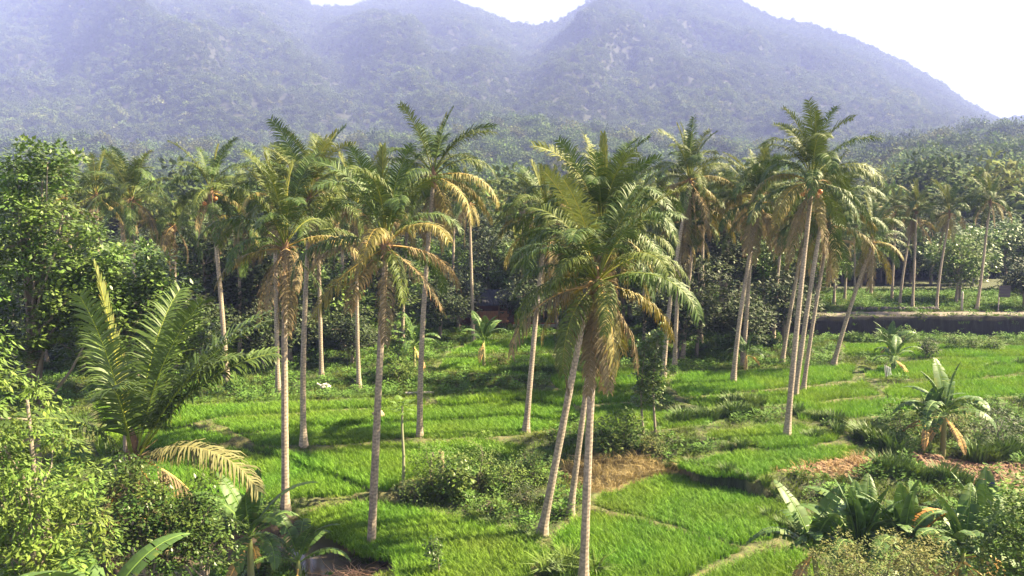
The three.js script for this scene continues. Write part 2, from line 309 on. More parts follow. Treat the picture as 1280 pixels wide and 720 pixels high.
const PLACES = ['beside the grassy ditch', 'below the yellow dry bank', 'around the fruiting coconut palm', 'under the banana clump', 'beside the young palm', 'behind the shrub thicket', 'next to the broad-leaved trees', 'beyond the papaya stem', 'crossed by two low grassy ridges', 'in front of the dark grove', 'behind the leaning trunks', 'above the bare brown bank', 'at the foot of the tall curved palm', 'beside the two vine-clad saplings', 'beside the tasselled grass clumps', 'at the feet of the paired palms', 'under the leaning palm row', 'behind the white cloth', 'at the foot of the dark embankment', 'in front of the farm hut', 'along the low white wall', 'beside the far grass ridge', 'behind the nut-bearing palm', 'before the dark leafy tree'];
paddies.forEach((P, pi) => {
  const R = rng(500 + pi), mid = -(P.z0 + P.z1) / 2, far = mid > 47, sp = far ? 0.25 : 0.16, lists = [[], []];
  const ang = -0.25 + 0.5 * R(), ca = Math.cos(ang), sa = Math.sin(ang), hgt = 0.85 + 0.25 * R();
  for (let a = P.x0 - 6; a < P.x1 + 6; a += sp) for (let b = P.z0 - 6; b < P.z1 + 6; b += sp * 0.9) {
    const cx = (P.x0 + P.x1) / 2, cz = (P.z0 + P.z1) / 2;
    const x = cx + (a - cx) * ca - (b - cz) * sa + (R() - 0.5) * sp * 0.4, z = cz + (a - cx) * sa + (b - cz) * ca + (R() - 0.5) * sp * 0.4;
    if (x < P.x0 - 0.3 || x > P.x1 + 0.3 || z < P.z0 - 0.3 || z > P.z1 + 0.3) continue;
    const wx = x + n2(x * 0.35, z * 0.35) * 0.22, wz = z + n2b(x * 0.35, z * 0.35) * 0.22;
    if (signed(P, wx, wz) > 0.07 || R() < 0.04) continue;
    const v = fbm(x * 0.22, z * 0.22, 3), u = 1 + 0.22 * v + (R() - 0.5) * 0.28, yel = 1 + 0.3 * fbm(x * 0.13 + 7, z * 0.13, 2);
    lists[R() < 0.5 ? 0 : 1].push([x, P.level, z, R() * 6.28, 1, hgt * (0.85 + 0.3 * R()) * (1 + 0.18 * v), (R() - 0.5) * 0.2, (R() - 0.5) * 0.2, [u * yel, u, u * 0.9]]);
  }
  lists.forEach((l, k) => { if (l.length) stuff('rice_crop', (far ? riceFar : riceGeo)[k], MAT.rice, l, `bright green young rice ${PLACES[pi]}`, 'rice'); });
});
{
  const R = rng(71), short = [], dry = [], weedy = [], bank = [];
  const blade = tuftGeo(14, 0.26, 0.16, 0.011, 0.8, 9), dryB = tuftGeo(18, 0.5, 0.18, 0.009, 0.9, 10), weed = (() => {
    const g = new Geo(), r = rng(12);
    for (let k = 0; k < 34; k++) { const a = r() * 6.28, e = r() * 1.1, q = 0.3 * Math.sqrt(r()), dir = V(Math.cos(a) * Math.cos(e), Math.sin(e) * 0.6, Math.sin(a) * Math.cos(e)).normalize(), side = V(-Math.sin(a), 0, Math.cos(a)), t = 0.75 + 0.5 * r(); g.leaf(V(Math.cos(a) * q, 0.05 + 0.3 * r(), Math.sin(a) * q), dir, side, 0.11 + 0.07 * r(), 0.09, [t, t, t], 0.1); }
    return g.build();
  })();
  for (let k = 0; k < 90000; k++) {
    const d = 22 + 78 * Math.pow(R(), 0.75), x = (R() * 2 - 1) * 0.78 * (d + 4), z = -d;
    if (ditchD(x, z) < 1.3) continue;
    const q = nearestPaddy(x, z); if (q.d < 0.13) continue;
    if (q.d < 0.45 && d < 70 && R() < 0.45) continue;
    if (isRoad(x, z) || (isSoil(x, z) && R() > 0.05)) continue;
    const bare = x > 18 && d > 73.4 && d < 74.3; if (bare && R() > 0.3) continue;
    const y = terrain(x, z), v = fbm(x * 0.4, z * 0.4, 3), t = 1 + 0.5 * v + (R() - 0.5) * 0.3, s = 0.8 + 0.6 * R();
    if (isDryBank(x, z)) { dry.push([x, y, z, R() * 6.28, s * 1.1, s, 0, 0, [t, t, t]]); continue; }
    if (isBrownBank(x, z)) { if (R() < 0.25) dry.push([x, y, z, R() * 6.28, s, s * 0.7, 0, 0, [t, t * 0.85, t * 0.8]]); continue; }
    const onBund = q.d < 0.8;
    if (!onBund && v > 0.12 && R() < 0.5) weedy.push([x, y, z, R() * 6.28, s * 1.1, s * (0.9 + 0.6 * R()), 0, 0, [t, t, t]]);
    else short.push([x, y, z, R() * 6.28, s, s * (onBund ? 0.5 : 1.15), (R() - 0.5) * 0.3, (R() - 0.5) * 0.3, [t * (1 + 0.25 * n2(x * 0.2, z * 0.2)), t, t * 0.9]]);
  }
  stuff('grass', blade, MAT.grass, short, 'short green grass covering the field ridges and verges', 'grass');
  stuff('weeds', weed, MAT.weed, weedy, 'low leafy weeds between the rice paddies', 'weeds');
  stuff('dry_grass', dryB, foliage('straw_blades', [0.30, 0.23, 0.09], 0.3, 0.85), dry, 'straw yellow dry grass on the field banks', 'grass');
}

// ------------------------------------------------------------------ palms
function frondGeo({ L = 4.6, e0, droop, n = 68, ll = 0.88, hang = 0.4, lift = 0.3, seed, gap = 0.06, w = 0.026, closed = 0, tip = 0.15, rachis = [2.2, 1.7, 1.1] }) {
  const g = new Geo(), R = rng(seed), K = 26, P = [], T = [];
  let p = V(0, 0, 0); const bend = (R() - 0.5) * 0.5;
  for (let k = 0; k <= K; k++) {
    const s = k / K, a = rad(e0) - rad(droop) * Math.pow(s, 1.5), yaw = bend * s * s, dir = V(Math.cos(a) * Math.cos(yaw), Math.sin(a), Math.cos(a) * Math.sin(yaw));
    P.push(p.clone()); T.push(dir); p = p.clone().addScaledVector(dir, L / K);
  }
  g.tube(P.filter((_, k) => k % 2 === 0), P.filter((_, k) => k % 2 === 0).map((_, k, A) => lerp(0.055, 0.008, Math.pow(k / (A.length - 1), 0.6))), 4, rachis);
  const at = (s) => { const f = s * K, i = Math.min(K - 1, Math.floor(f)), t = f - i; return [P[i].clone().lerp(P[i + 1], t), T[i].clone().lerp(T[i + 1], t).normalize()]; };
  const tw = (R() - 0.5) * 1.2, down = V(0, -1, 0);
  for (let k = 0; k < n; k++) for (const sd of [-1, 1]) {
    if (R() < gap) continue;
    const s = Math.min(0.995, 0.2 + 0.8 * (k + 0.5 * R()) / n), [q, t] = at(s), side0 = V(-Math.sin(bend * s * s), 0, Math.cos(bend * s * s)), nor = side0.clone().cross(t).normalize().multiplyScalar(-1);
    if (nor.y < 0 && e0 > -30) nor.multiplyScalar(-1);
    const roll = tw * s, side = side0.clone().applyAxisAngle(t, roll), nr = nor.clone().applyAxisAngle(t, roll);
    const len = ll * Math.pow(Math.sin(Math.PI * (0.16 + 0.78 * s)), 0.55) * (0.85 + 0.3 * R()), fw = lerp(0.45, 1.5, s) + closed * 3 + (R() - 0.5) * 0.7, dir = side.clone().multiplyScalar(sd).addScaledVector(t, fw * 0.6).addScaledVector(nr, lift + (R() - 0.5) * 0.5).normalize();
    const h = hang * (0.6 + 0.8 * R()), d1 = dir.clone().addScaledVector(down, h * 0.7).normalize(), d2 = dir.clone().addScaledVector(down, h * 2).normalize();
    const p0 = q.clone(), p1 = p0.clone().addScaledVector(dir, len * 0.3), p2 = p1.clone().addScaledVector(d1, len * 0.35), p3 = p2.clone().addScaledVector(d2, len * 0.35);
    const wd = t.clone().addScaledVector(dir, -t.dot(dir)).normalize().applyAxisAngle(dir, (R() - 0.5) * 0.9), sh = 0.78 + 0.44 * R(), dry = R() < tip, c = [sh, sh, sh], ct = dry ? [sh * 2.2, sh * 1.4, sh * 1.1] : [sh * 1.15, sh * 1.05, sh];
    g.strip([p0, p1, p2, p3], [wd.clone().multiplyScalar(w * 0.7), wd.clone().multiplyScalar(w), wd.clone().multiplyScalar(w * 0.8), null], [c, c, c, ct]);
  }
  return g.build();
}
const FR = {
  spear: [frondGeo({ L: 3.4, e0: 87, droop: 12, n: 46, ll: 0.6, hang: 0.05, closed: 1, lift: 0, seed: 1 }), frondGeo({ L: 3.8, e0: 82, droop: 20, n: 50, ll: 0.7, hang: 0.05, closed: 0.6, seed: 2 })],
  A: [0, 1, 2].map((k) => frondGeo({ L: 4.5, e0: 78 - k * 4, droop: 30 + k * 18, hang: 0.36, lift: 0.35, seed: 10 + k })),
  B: [0, 1, 2].map((k) => frondGeo({ L: 4.8, e0: 62 - k * 3, droop: 84 + k * 14, hang: 0.6, lift: 0.25, seed: 20 + k })),
  C: [0, 1, 2].map((k) => frondGeo({ L: 4.8, e0: 46 - k * 3, droop: 100 + k * 10, hang: 0.75, lift: 0.15, seed: 30 + k })),
  D: [0, 1, 2].map((k) => frondGeo({ L: 4.8, e0: 24 - k * 4, droop: 94 + k * 9, hang: 1.1, lift: 0.05, seed: 40 + k, tip: 0.3 })),
  E: [0, 1, 2].map((k) => frondGeo({ L: 4.6, e0: -4 - k * 6, droop: 72 + k * 5, hang: 1.5, lift: 0, seed: 50 + k, tip: 0.45 })),
  F: [0, 1, 2].map((k) => frondGeo({ L: 4.2, e0: -36 - k * 7, droop: 44 + k * 3, hang: 1.0, lift: 0, seed: 60 + k, tip: 0.6, gap: 0.2, ll: 0.8, rachis: [1.4, 1.2, 1] })),
  G: [0, 1, 2].map((k) => frondGeo({ L: 4.4, e0: -70 - k * 5, droop: 14 + k * 2, hang: 1.2, lift: 0, seed: 70 + k, tip: 0.5, gap: 0.2, w: 0.024, ll: 0.75, rachis: [1.2, 1.1, 1] })),
  nest: [frondGeo({ L: 1.2, e0: 50, droop: 120, n: 10, ll: 0.35, hang: 0.6, seed: 90, gap: 0.4, w: 0.012, rachis: [1.2, 0.9, 0.6] })],
};
function ball(r, seed, col) { const g = new THREE.IcosahedronGeometry(r, 2), p = g.attributes.position, c = []; for (let i = 0; i < p.count; i++) { const y = p.getY(i); p.setY(i, y * 1.18); c.push(...col); } g.setAttribute('color', new THREE.Float32BufferAttribute(c, 3)); return g; }
const NUT = { green: ball(0.13, 1, [0.12, 0.13, 0.03]), orange: ball(0.13, 2, [0.42, 0.15, 0.035]), brown: ball(0.12, 3, [0.16, 0.085, 0.04]) };
const heartGeo = (() => { const g = new Geo(), pts = [V(0, -0.5, 0), V(0, -0.15, 0), V(0, 0.2, 0), V(0, 0.6, 0), V(0, 0.95, 0)]; g.tube(pts, [0.14, 0.22, 0.24, 0.15, 0.04], 8, W1, 1, true); const R = rng(5); for (let k = 0; k < 46; k++) { const a = R() * 6.28, e = -0.9 + R() * 1.6, d = V(Math.cos(a) * Math.cos(e), Math.sin(e), Math.sin(a) * Math.cos(e)), s = V(-Math.sin(a), 0, Math.cos(a)), b = V(Math.cos(a) * 0.12, -0.25 + 0.6 * R(), Math.sin(a) * 0.12), t = 0.6 + 0.9 * R(); g.leaf(b, d, s, 0.4 + 0.55 * R(), 0.06, [t, t, t], 0.15); } return g.build(); })();
function trunkGeo(dx, h, dz, r0, seed, bow = 0.25) {
  const R = rng(seed), K = 30, pts = [], rr = [], w1 = (R() - 0.5) * 0.3, w2 = (R() - 0.5) * 0.3;
  for (let k = 0; k <= K; k++) {
    const s = k / K, l = lerp(s, s * s, bow * 2), sn = Math.sin(Math.PI * s);
    pts.push(V(dx * l + w1 * sn * (1 - s), h * s - (k ? 0 : 0.35), dz * l + w2 * sn * (1 - s)));
    rr.push(r0 * (1 + 0.95 * Math.exp(-s * h / 0.4) - 0.36 * s + 0.05 * n2(s * 9, seed)));
  }
  const g = new Geo(); g.tube(pts, rr, 12, (s) => { const t = 0.92 + 0.14 * n2(s * 7, seed * 3.1); return [t, t, t]; }, 0.9); return g.build();
}
function palm(x, z, dx, h, opt = {}) {
  const { seed = 1, r = 0.168, label, group, dead = 2, yellow = 2, nuts = 0, nutKind = 'green', bow = 0.25, scale: sc0 = 1, dz: dz0 = 0, upright = 0, full = 1, skew = 0 } = opt;
  const R = rng(seed * 7919 + 13), o = thing('coconut_palm', label, 'palm tree', x, terrain(x, z), z, 0, group), hh = h - 0.25, scale = sc0 * 0.85;
  const dz = dz0 || (R() - 0.5) * 1.2;
  mesh('trunk', trunkGeo(dx, hh, dz, r, seed, bow), MAT.trunk, o);
  const top = V(dx, hh + 0.1, dz), put = (name, g, m, az, tilt, s, y = 0) => { const f = mesh(name, g, m, o); f.position.copy(top).add(V(Math.cos(az) * 0.1, y, -Math.sin(az) * 0.1)); f.rotation.set((R() - 0.5) * 0.3, az, tilt, 'YXZ'); f.scale.setScalar(s); return f; };
  const heart = mesh('crown_heart', heartGeo, MAT.fibre, o); heart.position.copy(top).add(V(0, -0.1, 0)); heart.rotation.y = R() * 6; heart.scale.setScalar(scale);
  const plan = [['spear', 1 + (R() < 0.5 ? 1 : 0), 0.75], ['A', 5 + upright, 0.6], ['B', 5, 0.45], ['C', 5, 0.3], ['D', Math.round(5 * full), 0.2], ['E', Math.round(5 * full), 0.1], ['F', yellow, -0.05], ['G', dead, -0.2]];
  const tone = 0.25 + 0.5 * R(), sag = (R() - 0.5) * 0.3, lush = 0.85 + 0.35 * R(), windy = R() * 6.283, ragged = 0.1 * R();
  let az = R() * 6.283;
  for (const [k, n0, y] of plan) for (let i = 0, n = Math.round(n0 * (k === 'G' || k === 'spear' ? 1 : lush)); i < n; i++) {
    if (R() < ragged) { az += 2.39996; continue; }
    az += 2.39996 + (R() - 0.5) * 0.5;
    const q = R(), green = q < tone ? MAT.frond : MAT.frondDeep, old = R(), m = k === 'spear' ? MAT.spear : k === 'A' ? (old < 0.2 ? MAT.spear : green) : k === 'B' || k === 'C' ? green : k === 'D' ? (old < 0.85 ? green : MAT.frondYellow) : k === 'E' ? (old < 0.5 ? green : old < 0.82 ? MAT.frondYellow : MAT.frondDead) : k === 'F' ? (old < 0.25 ? green : old < 0.6 ? MAT.frondYellow : MAT.frondDead) : MAT.frondDead;
    const set = FR[k];
    put('frond', set[Math.floor(R() * set.length)], m, az + 0.3 * Math.sin(windy - az), sag * (k === 'G' ? 0.2 : 1) + (R() - 0.5) * 0.26, scale * (0.86 + 0.26 * R()), y * scale);
  }
  for (let k = 0; k < 3; k++) put('flower_stalk', FR.nest[0], MAT.frondDead, R() * 6.28, -0.2, scale * (0.8 + 0.5 * R()), 0);
  for (let k = 0; k < nuts; k++) { const a = (k / nuts + 0.1 * R()) * 6.28, q = mesh('coconut', NUT[nutKind], MAT.nut, o); q.position.copy(top).add(V(Math.cos(a) * (0.34 + 0.14 * R()), -0.2 - 0.5 * R(), Math.sin(a) * (0.34 + 0.14 * R()))); q.scale.setScalar(0.85 + 0.3 * R()); }
  return o;
}
// x, z, sideways lean, height of the crown, options
const GF = 'slender coconut palms on the pasture above the dark bank', GG = 'coconut palms rising out of the grove behind the fields';
const LF = 'slender coconut palm standing in the pasture above the dark bank', LG = 'coconut palm rising from the dark grove behind the rice fields';
const PALMS = [
  [2.48, -26.52, 0.37, 10.8, { label: 'stout coconut palm with green nuts, orange nuts and dead fronds hanging down its trunk', dead: 7, yellow: 5, nuts: 12, r: 0.165, upright: 1, scale: 0.95 }],
  [1.2, -31.06, 2.3, 12.4, { label: 'coconut palm with a strongly slanting trunk crossing behind the nut-bearing palm', dead: 2, bow: 0.05, yellow: 3, upright: 2 }],
  [2.49, -33.13, 1.39, 11.9, { label: 'thin coconut palm trunk rising from the straw yellow bank', dead: 1, bow: 0.05, r: 0.14, scale: 0.85 }],
  [0.77, -43.84, 1.17, 11.87, { label: 'coconut palm standing alone in the rice behind the shrub thicket', yellow: 3, upright: -1, full: 1.3 }],
  [-5.61, -30.28, 0.75, 12.45, { label: 'full-crowned coconut palm with yellow fronds, rising beside the dry brush pile', dead: 1, yellow: 4, bow: 0.1, nuts: 4, upright: 1 }],
  [-9.78, -33.13, 0.13, 11.5, { label: 'coconut palm with a big tan dead frond, standing on the ditch edge', dead: 3, yellow: 3, bow: 0.4 }],
  [-11.05, -41.06, 0.48, 13.03, { label: 'pale straight coconut palm with bare earth round its foot in the rice', dead: 1, r: 0.16 }],
  [-5.11, -42.94, 0.84, 14.4, { label: 'tallest straight coconut palm, crown of open dark fronds above its neighbours', dead: 2, r: 0.16, yellow: 3, upright: 1 }],
  [-10.69, -54.5, 0.11, 12.54, { label: 'straight coconut palm at the rice edge beside the pale sack', r: 0.15 }],
  [-15.91, -53.01, -0.07, 13.16, { label: 'straight coconut palm growing out of the leafy weed strip', dead: 3 }],
  [-14.06, -57.57, 0.09, 14.53, { label: 'dim straight coconut palm trunk shaded by the grove edge', r: 0.16 }],
  [-20.8, -56.91, -0.58, 13.69, { label: 'tall coconut palm with a pinkish trunk above the young palm', r: 0.19, nuts: 3, nutKind: 'orange', dead: 3 }],
  [-27.08, -56.36, -0.12, 13.12, { label: 'bushy coconut palm rising behind the broad-leaved tree crown', dead: 2, upright: 1 }],
  [-30.85, -58.74, 0.04, 13.41, { label: 'small coconut palm crown half hidden behind the bushy palm', dead: 3, scale: 0.85 }],
  [-25.83, -60.27, 0.3, 11.09, { label: 'low coconut palm crown between two taller palms at the grove edge', dead: 2, scale: 0.85 }],
  [14.7, -41.45, 1.11, 13.66, { label: 'tall curved coconut palm with orange nuts, standing on a small rice paddy corner', dead: 3, nuts: 6, nutKind: 'orange', r: 0.16, upright: 2, bow: 0.12 }],
  [18.17, -50.03, 1.27, 12.0, { label: 'leaning coconut palm with many drooping brown fronds behind the tall curved palm', dead: 2, yellow: 3, bow: 0.08 }],
  [19.18, -51.36, 1.55, 11.07, { label: 'thin leaning coconut palm close beside another leaning palm trunk', dead: 3, yellow: 4, bow: 0.08, r: 0.14 }],
  [15.19, -53.55, 1.41, 12.43, { label: 'leaning coconut palm with a reddish root collar on the paddy ridge', dead: 3, yellow: 3, bow: 0.1 }],
  [17.62, -59.65, 0.5, 13.31, { label: 'coconut palm leaning parallel to the one on the paddy ridge', dead: 2, bow: 0.1 }],
  [21.04, -60.91, 1.47, 10.16, { label: 'short slanting coconut palm between taller leaning palms', dead: 3, scale: 0.9, bow: 0.05 }],
  [24.4, -59.34, 2.35, 9.49, { label: 'short coconut palm slanting most strongly, dead brown frond below its crown', dead: 3, scale: 0.85, bow: 0.1, full: 0.8 }],
  [10.68, -55.02, 1.58, 13.97, { label: 'tall coconut palm with a curved trunk behind the two vine-clad saplings', dead: 3, yellow: 4, bow: 0.2 }],
  [12.11, -58.15, 0.21, 10.95, { label: 'thin straight coconut palm beside the dark leafy tree', dead: 2, yellow: 3, scale: 0.9 }],
  [13.8, -63.24, 0.96, 12.51, { label: 'coconut palm rising out of the dark leafy tree behind the paddies', dead: 3 }],
  ...[[41.44, -85.91, 0.27, 9.67], [40.57, -82.32, 0.67, 9.11], [40.89, -80.3, 0.27, 10.1], [42.66, -79.01, 0.64, 9.7], [46.23, -78.2, 0.66, 10.87], [36.92, -87.43, -0.02, 7.46], [33.97, -83.01, 0.1, 6.9], [42.86, -94.1, -0.04, 10.1], [42.56, -97.82, -0.61, 10.59], [36.5, -95, 0.3, 9], [31.5, -90, 0.4, 8.6]].map((q, k) => [...q, { label: LF, group: GF, r: 0.14, scale: 0.72 + 0.04 * (k % 4), dead: 1 + k % 3, bow: 0.15, full: 0.8 }]),
  ...[[-3.51, -70.7, -0.29, 12.45], [5.5, -80, 0.26, 12.6], [4.48, -77.5, -0.8, 12.9], [8.43, -72.7, 0.54, 13.28], [11.95, -70.7, -0.51, 11], [16.87, -70, 0.01, 12.5], [20.5, -76, 0.26, 11.2], [-22.57, -64.84, 0.06, 11.5], [-14.34, -66.73, 0.09, 12.4], [-9.56, -68.7, 0.47, 11.6], [-34, -68, 0.5, 13], [-40, -72, -0.3, 13], [-19, -75, 0.3, 13.4], [24, -72, 0.6, 11], [28, -84, -0.5, 12.5], [1, -90, 0.4, 13.4], [13, -86, 0.3, 13.2], [-6.5, -86, 0.3, 13]].map((q, k) => [...q, { label: LG, group: GG, r: 0.16, scale: 0.88 + 0.05 * (k % 4), dead: 1 + k % 3, bow: 0.15 }]),
];
PALMS.forEach(([x, z, dx, h, o], k) => palm(x, z, dx, h, { seed: k + 1, ...o }));

// the trunkless young palm with long pale ribs, and its arching dry frond
{
  const R = rng(404), o = thing('young_palm', 'young coconut palm with long upright pale-ribbed fronds among the bushes', 'palm tree', -12.1, terrain(-12.1, -24.6), -24.6);
  mesh('trunk', trunkGeo(0.1, 5.4, 0.1, 0.22, 41, 0.2), MAT.trunk, o);
  const up = (e0, droop, L, az, m, hang, seed, ex = {}) => { const f = mesh('frond', frondGeo({ L, e0, droop, n: 80, ll: 1.05, hang, lift: 0.25, seed, w: 0.03, gap: 0.02, rachis: [3.4, 2.6, 1.4], ...ex }), m, o); f.position.set(0.1 + Math.cos(az) * 0.12, 5.2, 0.1 - Math.sin(az) * 0.12); f.rotation.set(0, az, 0, 'YXZ'); };
  [[84, 10, 6.2, 2.8, MAT.spear, 0.08, { closed: 1, ll: 0.7 }], [82, 22, 5.6, 4.4, MAT.youngPalm, 0.25], [70, 30, 6.2, -0.5, MAT.youngPalm, 0.3], [60, 40, 6.4, -0.15, MAT.youngPalm, 0.35], [62, 40, 6.2, 0.55, MAT.youngPalm, 0.3], [74, 36, 6, 1.5, MAT.youngPalm, 0.3], [62, 60, 5.0, -1.3, MAT.frondDeep, 0.4], [60, 64, 5, 1.0, MAT.frondDeep, 0.5], [56, 70, 4.6, 2.2, MAT.frondDeep, 0.7], [54, 76, 4.4, -2.2, MAT.frondDeep, 0.8], [66, 60, 5, 0.1, MAT.youngPalm, 0.5], [56, 50, 5.6, 0.1, MAT.youngPalm, 0.5], [68, 50, 5, 2.4, MAT.youngPalm, 0.5], [-70, 12, 3.4, 0.9, MAT.frondDead, 1], [-62, 12, 3.2, -0.3, MAT.frondDead, 1], [-50, 30, 3.2, 2.6, MAT.frondDead, 1], [-30, 55, 3.2, 0.3, MAT.frondDead, 1], [-55, 20, 2.8, -0.9, MAT.frondDead, 1.1]].forEach(([e, d, L, a, m, h, ex], k) => up(e, d, L, a, m, h, 800 + k, ex));
  up(24, 86, 4.9, -0.3, MAT.frondOlive, 0.9, 830, { rachis: [1.5, 1.4, 1.2], gap: 0.1 });
  mesh('crown_heart', heartGeo, MAT.fibre, o).position.set(0.1, 5.2, 0.1);
}

// ------------------------------------------------------------------ broad-leaved trees and shrubs
// blobs: [x, y, z, rx, ry, rz]; leaves gather in clusters on each blob
function crownGeo({ blobs, clusters, per, cr, leaf, aspect = 0.55, seed, droop = 0.2, vary = 0.3, warm = 0.2, inner = 0.25 }) {
  const g = new Geo(), R = rng(seed), total = blobs.reduce((s, b) => s + b[3] * b[5] + b[3] * b[4], 0), centres = [];
  for (const b of blobs) {
    const n = Math.max(3, Math.round(clusters * (b[3] * b[5] + b[3] * b[4]) / total));
    for (let k = 0; k < n; k++) {
      const y = 1 - 2 * (k + 0.5) / n, a = k * 2.39996 + R(), q = Math.sqrt(1 - y * y), s = R() < inner ? 0.35 + 0.4 * R() : 0.85 + 0.3 * R();
      const c = V(b[0] + Math.cos(a) * q * b[3] * s, b[1] + y * b[4] * s, b[2] + Math.sin(a) * q * b[5] * s), tone = 1 + (R() - 0.5) * 2 * vary, wm = 1 + (R() - 0.35) * 2 * warm, r = cr * (0.7 + 0.6 * R());
      centres.push(c);
      for (let i = 0; i < per; i++) {
        const yy = -0.35 + 1.35 * R(), aa = R() * 6.283, qq = Math.sqrt(Math.max(0, 1 - yy * yy)), out = V(Math.cos(aa) * qq, yy, Math.sin(aa) * qq), at = c.clone().add(out.clone().multiply(V(r, r * 0.75, r)).multiplyScalar(0.45 + 0.6 * R()));
        const dir = out.clone().multiply(V(0.8, 0.45, 0.8)).add(V(R() - 0.5, R() - 0.5 - droop, R() - 0.5)).normalize(), side = dir.clone().cross(V(R() - 0.5, 1.2, R() - 0.5)).normalize();
        const t = tone * (0.85 + 0.3 * R()), l = leaf * (0.65 + 0.7 * R());
        g.leaf(at, dir, side, l, l * aspect, [t * wm, t, t * 0.95], 0.12);
      }
    }
  }
  return { geo: g.build(), centres };
}
function limbsGeo(h, r, centres, fork, seed, count = 14, lean = V(0, 0, 0)) {
  const g = new Geo(), R = rng(seed), top = V(lean.x, h, lean.z), tr = [0, 0.25, 0.5, 0.75, 1].map((s) => V(lean.x * s * s + 0.12 * Math.sin(s * 5 + seed), h * s - (s ? 0 : 0.3), lean.z * s * s + 0.1 * Math.cos(s * 4 + seed)));
  g.tube(tr, [r * 1.5, r, r * 0.85, r * 0.7, r * 0.4], 8, W1, 1);
  for (let k = 0; k < Math.min(count, centres.length); k++) {
    const c = centres[Math.floor(R() * centres.length)], s = fork + (1 - fork) * R(), b = V(lean.x * s * s, h * s, lean.z * s * s), m = b.clone().lerp(c, 0.5).add(V((R() - 0.5) * 0.3, -0.15 + 0.3 * R(), (R() - 0.5) * 0.3));
    if (c.y < b.y - 0.5) continue;
    g.tube([b, m, c], [r * 0.42, r * 0.26, r * 0.1], 5, W1, 1);
  }
  return g.build();
}
function tree(name, label, category, x, z, o, group) {
  const { geo, centres } = crownGeo(o), t = thing(name, label, category, x, terrain(x, z), z, o.turn ?? 0, group);
  mesh('trunk', limbsGeo(o.h, o.r, centres, o.fork ?? 0.45, o.seed, o.limbs ?? 16, o.lean ?? V(0, 0, 0)), o.bark ?? MAT.bark, t);
  mesh('crown', geo, o.mat, t); return t;
}
// tall broad-leaved trees beside the young palm
tree('broadleaf_tree', 'tall broad-leaved tree with a rounded tuft rising above its crown', 'tree', -18.4, -30, { h: 12.5, r: 0.2, seed: 3, clusters: 210, per: 84, cr: 0.5, leaf: 0.2, aspect: 0.6, mat: MAT.leafBig, vary: 0.25, warm: 0.12, limbs: 30, fork: 0.35,
  blobs: [[0.2, 13.9, 0, 1.15, 1.3, 1.2], [1.0, 15.0, 0.1, 0.95, 0.6, 0.9], [-0.9, 12.3, 0.3, 1.6, 1.5, 1.6], [1.5, 11.8, 0.3, 1.7, 1.4, 1.5], [0.2, 9.6, 0.4, 2.2, 1.8, 1.8], [2.3, 9.4, -0.2, 1.3, 1.2, 1.3]] });
tree('broadleaf_tree', 'broad-leaved tree with a spreading glossy crown behind the young palm', 'tree', -15.6, -31.5, { h: 9.5, r: 0.16, seed: 4, clusters: 190, per: 84, cr: 0.5, leaf: 0.2, aspect: 0.6, mat: MAT.leafBig, vary: 0.25, warm: 0.12, limbs: 26, fork: 0.35,
  blobs: [[0, 10.4, 0, 1.6, 1.1, 1.5], [1.4, 9.6, 0, 1.4, 1.1, 1.3], [-1.2, 9.0, 0.4, 1.8, 1.6, 1.6], [0.6, 7.6, 0.3, 2.0, 1.5, 1.6], [2.2, 7.8, -0.4, 1.0, 1.0, 1.0]] });
tree('broadleaf_tree', 'dark broad-leaved tree with a low crown and pale bare stems', 'tree', -20.5, -29, { h: 8, r: 0.15, seed: 5, clusters: 150, per: 76, cr: 0.5, leaf: 0.2, aspect: 0.6, mat: MAT.leafBig, vary: 0.3, warm: 0.12, limbs: 22, fork: 0.3,
  blobs: [[0, 9.3, 0, 1.7, 1.4, 1.6], [1.0, 6.6, 0.2, 1.8, 1.6, 1.5], [-0.6, 5.2, 0.6, 1.6, 1.6, 1.6]] });
// bright feathery tree and dark citrus-like shrub in front
tree('lime_green_tree', 'lime green tree with narrow drooping leaflets on thin stems', 'tree', -11.15, -18, { h: 8.6, r: 0.09, seed: 6, clusters: 230, per: 62, cr: 0.38, leaf: 0.165, aspect: 0.36, droop: 0.55, mat: MAT.leafLime, vary: 0.35, warm: 0.15, limbs: 40, fork: 0.25, inner: 0.35,
  blobs: [[-1.4, 9.4, 0, 0.8, 1.1, 0.9], [-0.7, 8.0, 0.2, 1.0, 1.2, 1.1], [0.2, 6.7, 0.3, 1.05, 1.2, 1.0], [-1.2, 6.3, 0.6, 1.2, 1.3, 1.2], [0.7, 5.2, 0.3, 1.1, 1.2, 1.0], [-0.9, 4.6, 0.5, 1.4, 1.4, 1.2], [0.5, 3.9, 0.2, 1.0, 0.8, 0.9]] });
tree('citrus_shrub', 'dark glossy small-leaved shrub below the young palm', 'shrub', -10.3, -22, { h: 4.6, r: 0.08, seed: 7, clusters: 150, per: 46, cr: 0.36, leaf: 0.13, aspect: 0.55, mat: MAT.leafCitrus, vary: 0.35, warm: 0.2, limbs: 26, fork: 0.3,
  blobs: [[-0.7, 5.4, 0, 0.75, 0.6, 0.8], [0.1, 4.6, 0.2, 0.7, 0.55, 0.8], [-0.6, 4.2, 0.3, 0.9, 0.7, 0.8], [0.9, 4.0, 0, 0.6, 0.5, 0.7], [0.4, 3.4, 0.2, 0.9, 0.7, 0.8]] });
tree('citrus_shrub', 'dark glossy shrub with a pale tip next to the banana leaves', 'shrub', -9.0, -22.3, { h: 4.2, r: 0.07, seed: 8, clusters: 70, per: 44, cr: 0.33, leaf: 0.13, aspect: 0.55, mat: MAT.leafCitrus, vary: 0.35, warm: 0.2, limbs: 16, fork: 0.3,
  blobs: [[0.1, 4.7, 0, 0.4, 0.6, 0.45], [-0.4, 4.0, 0.1, 0.7, 0.5, 0.8], [0.2, 3.4, 0, 0.7, 0.6, 0.8]] });
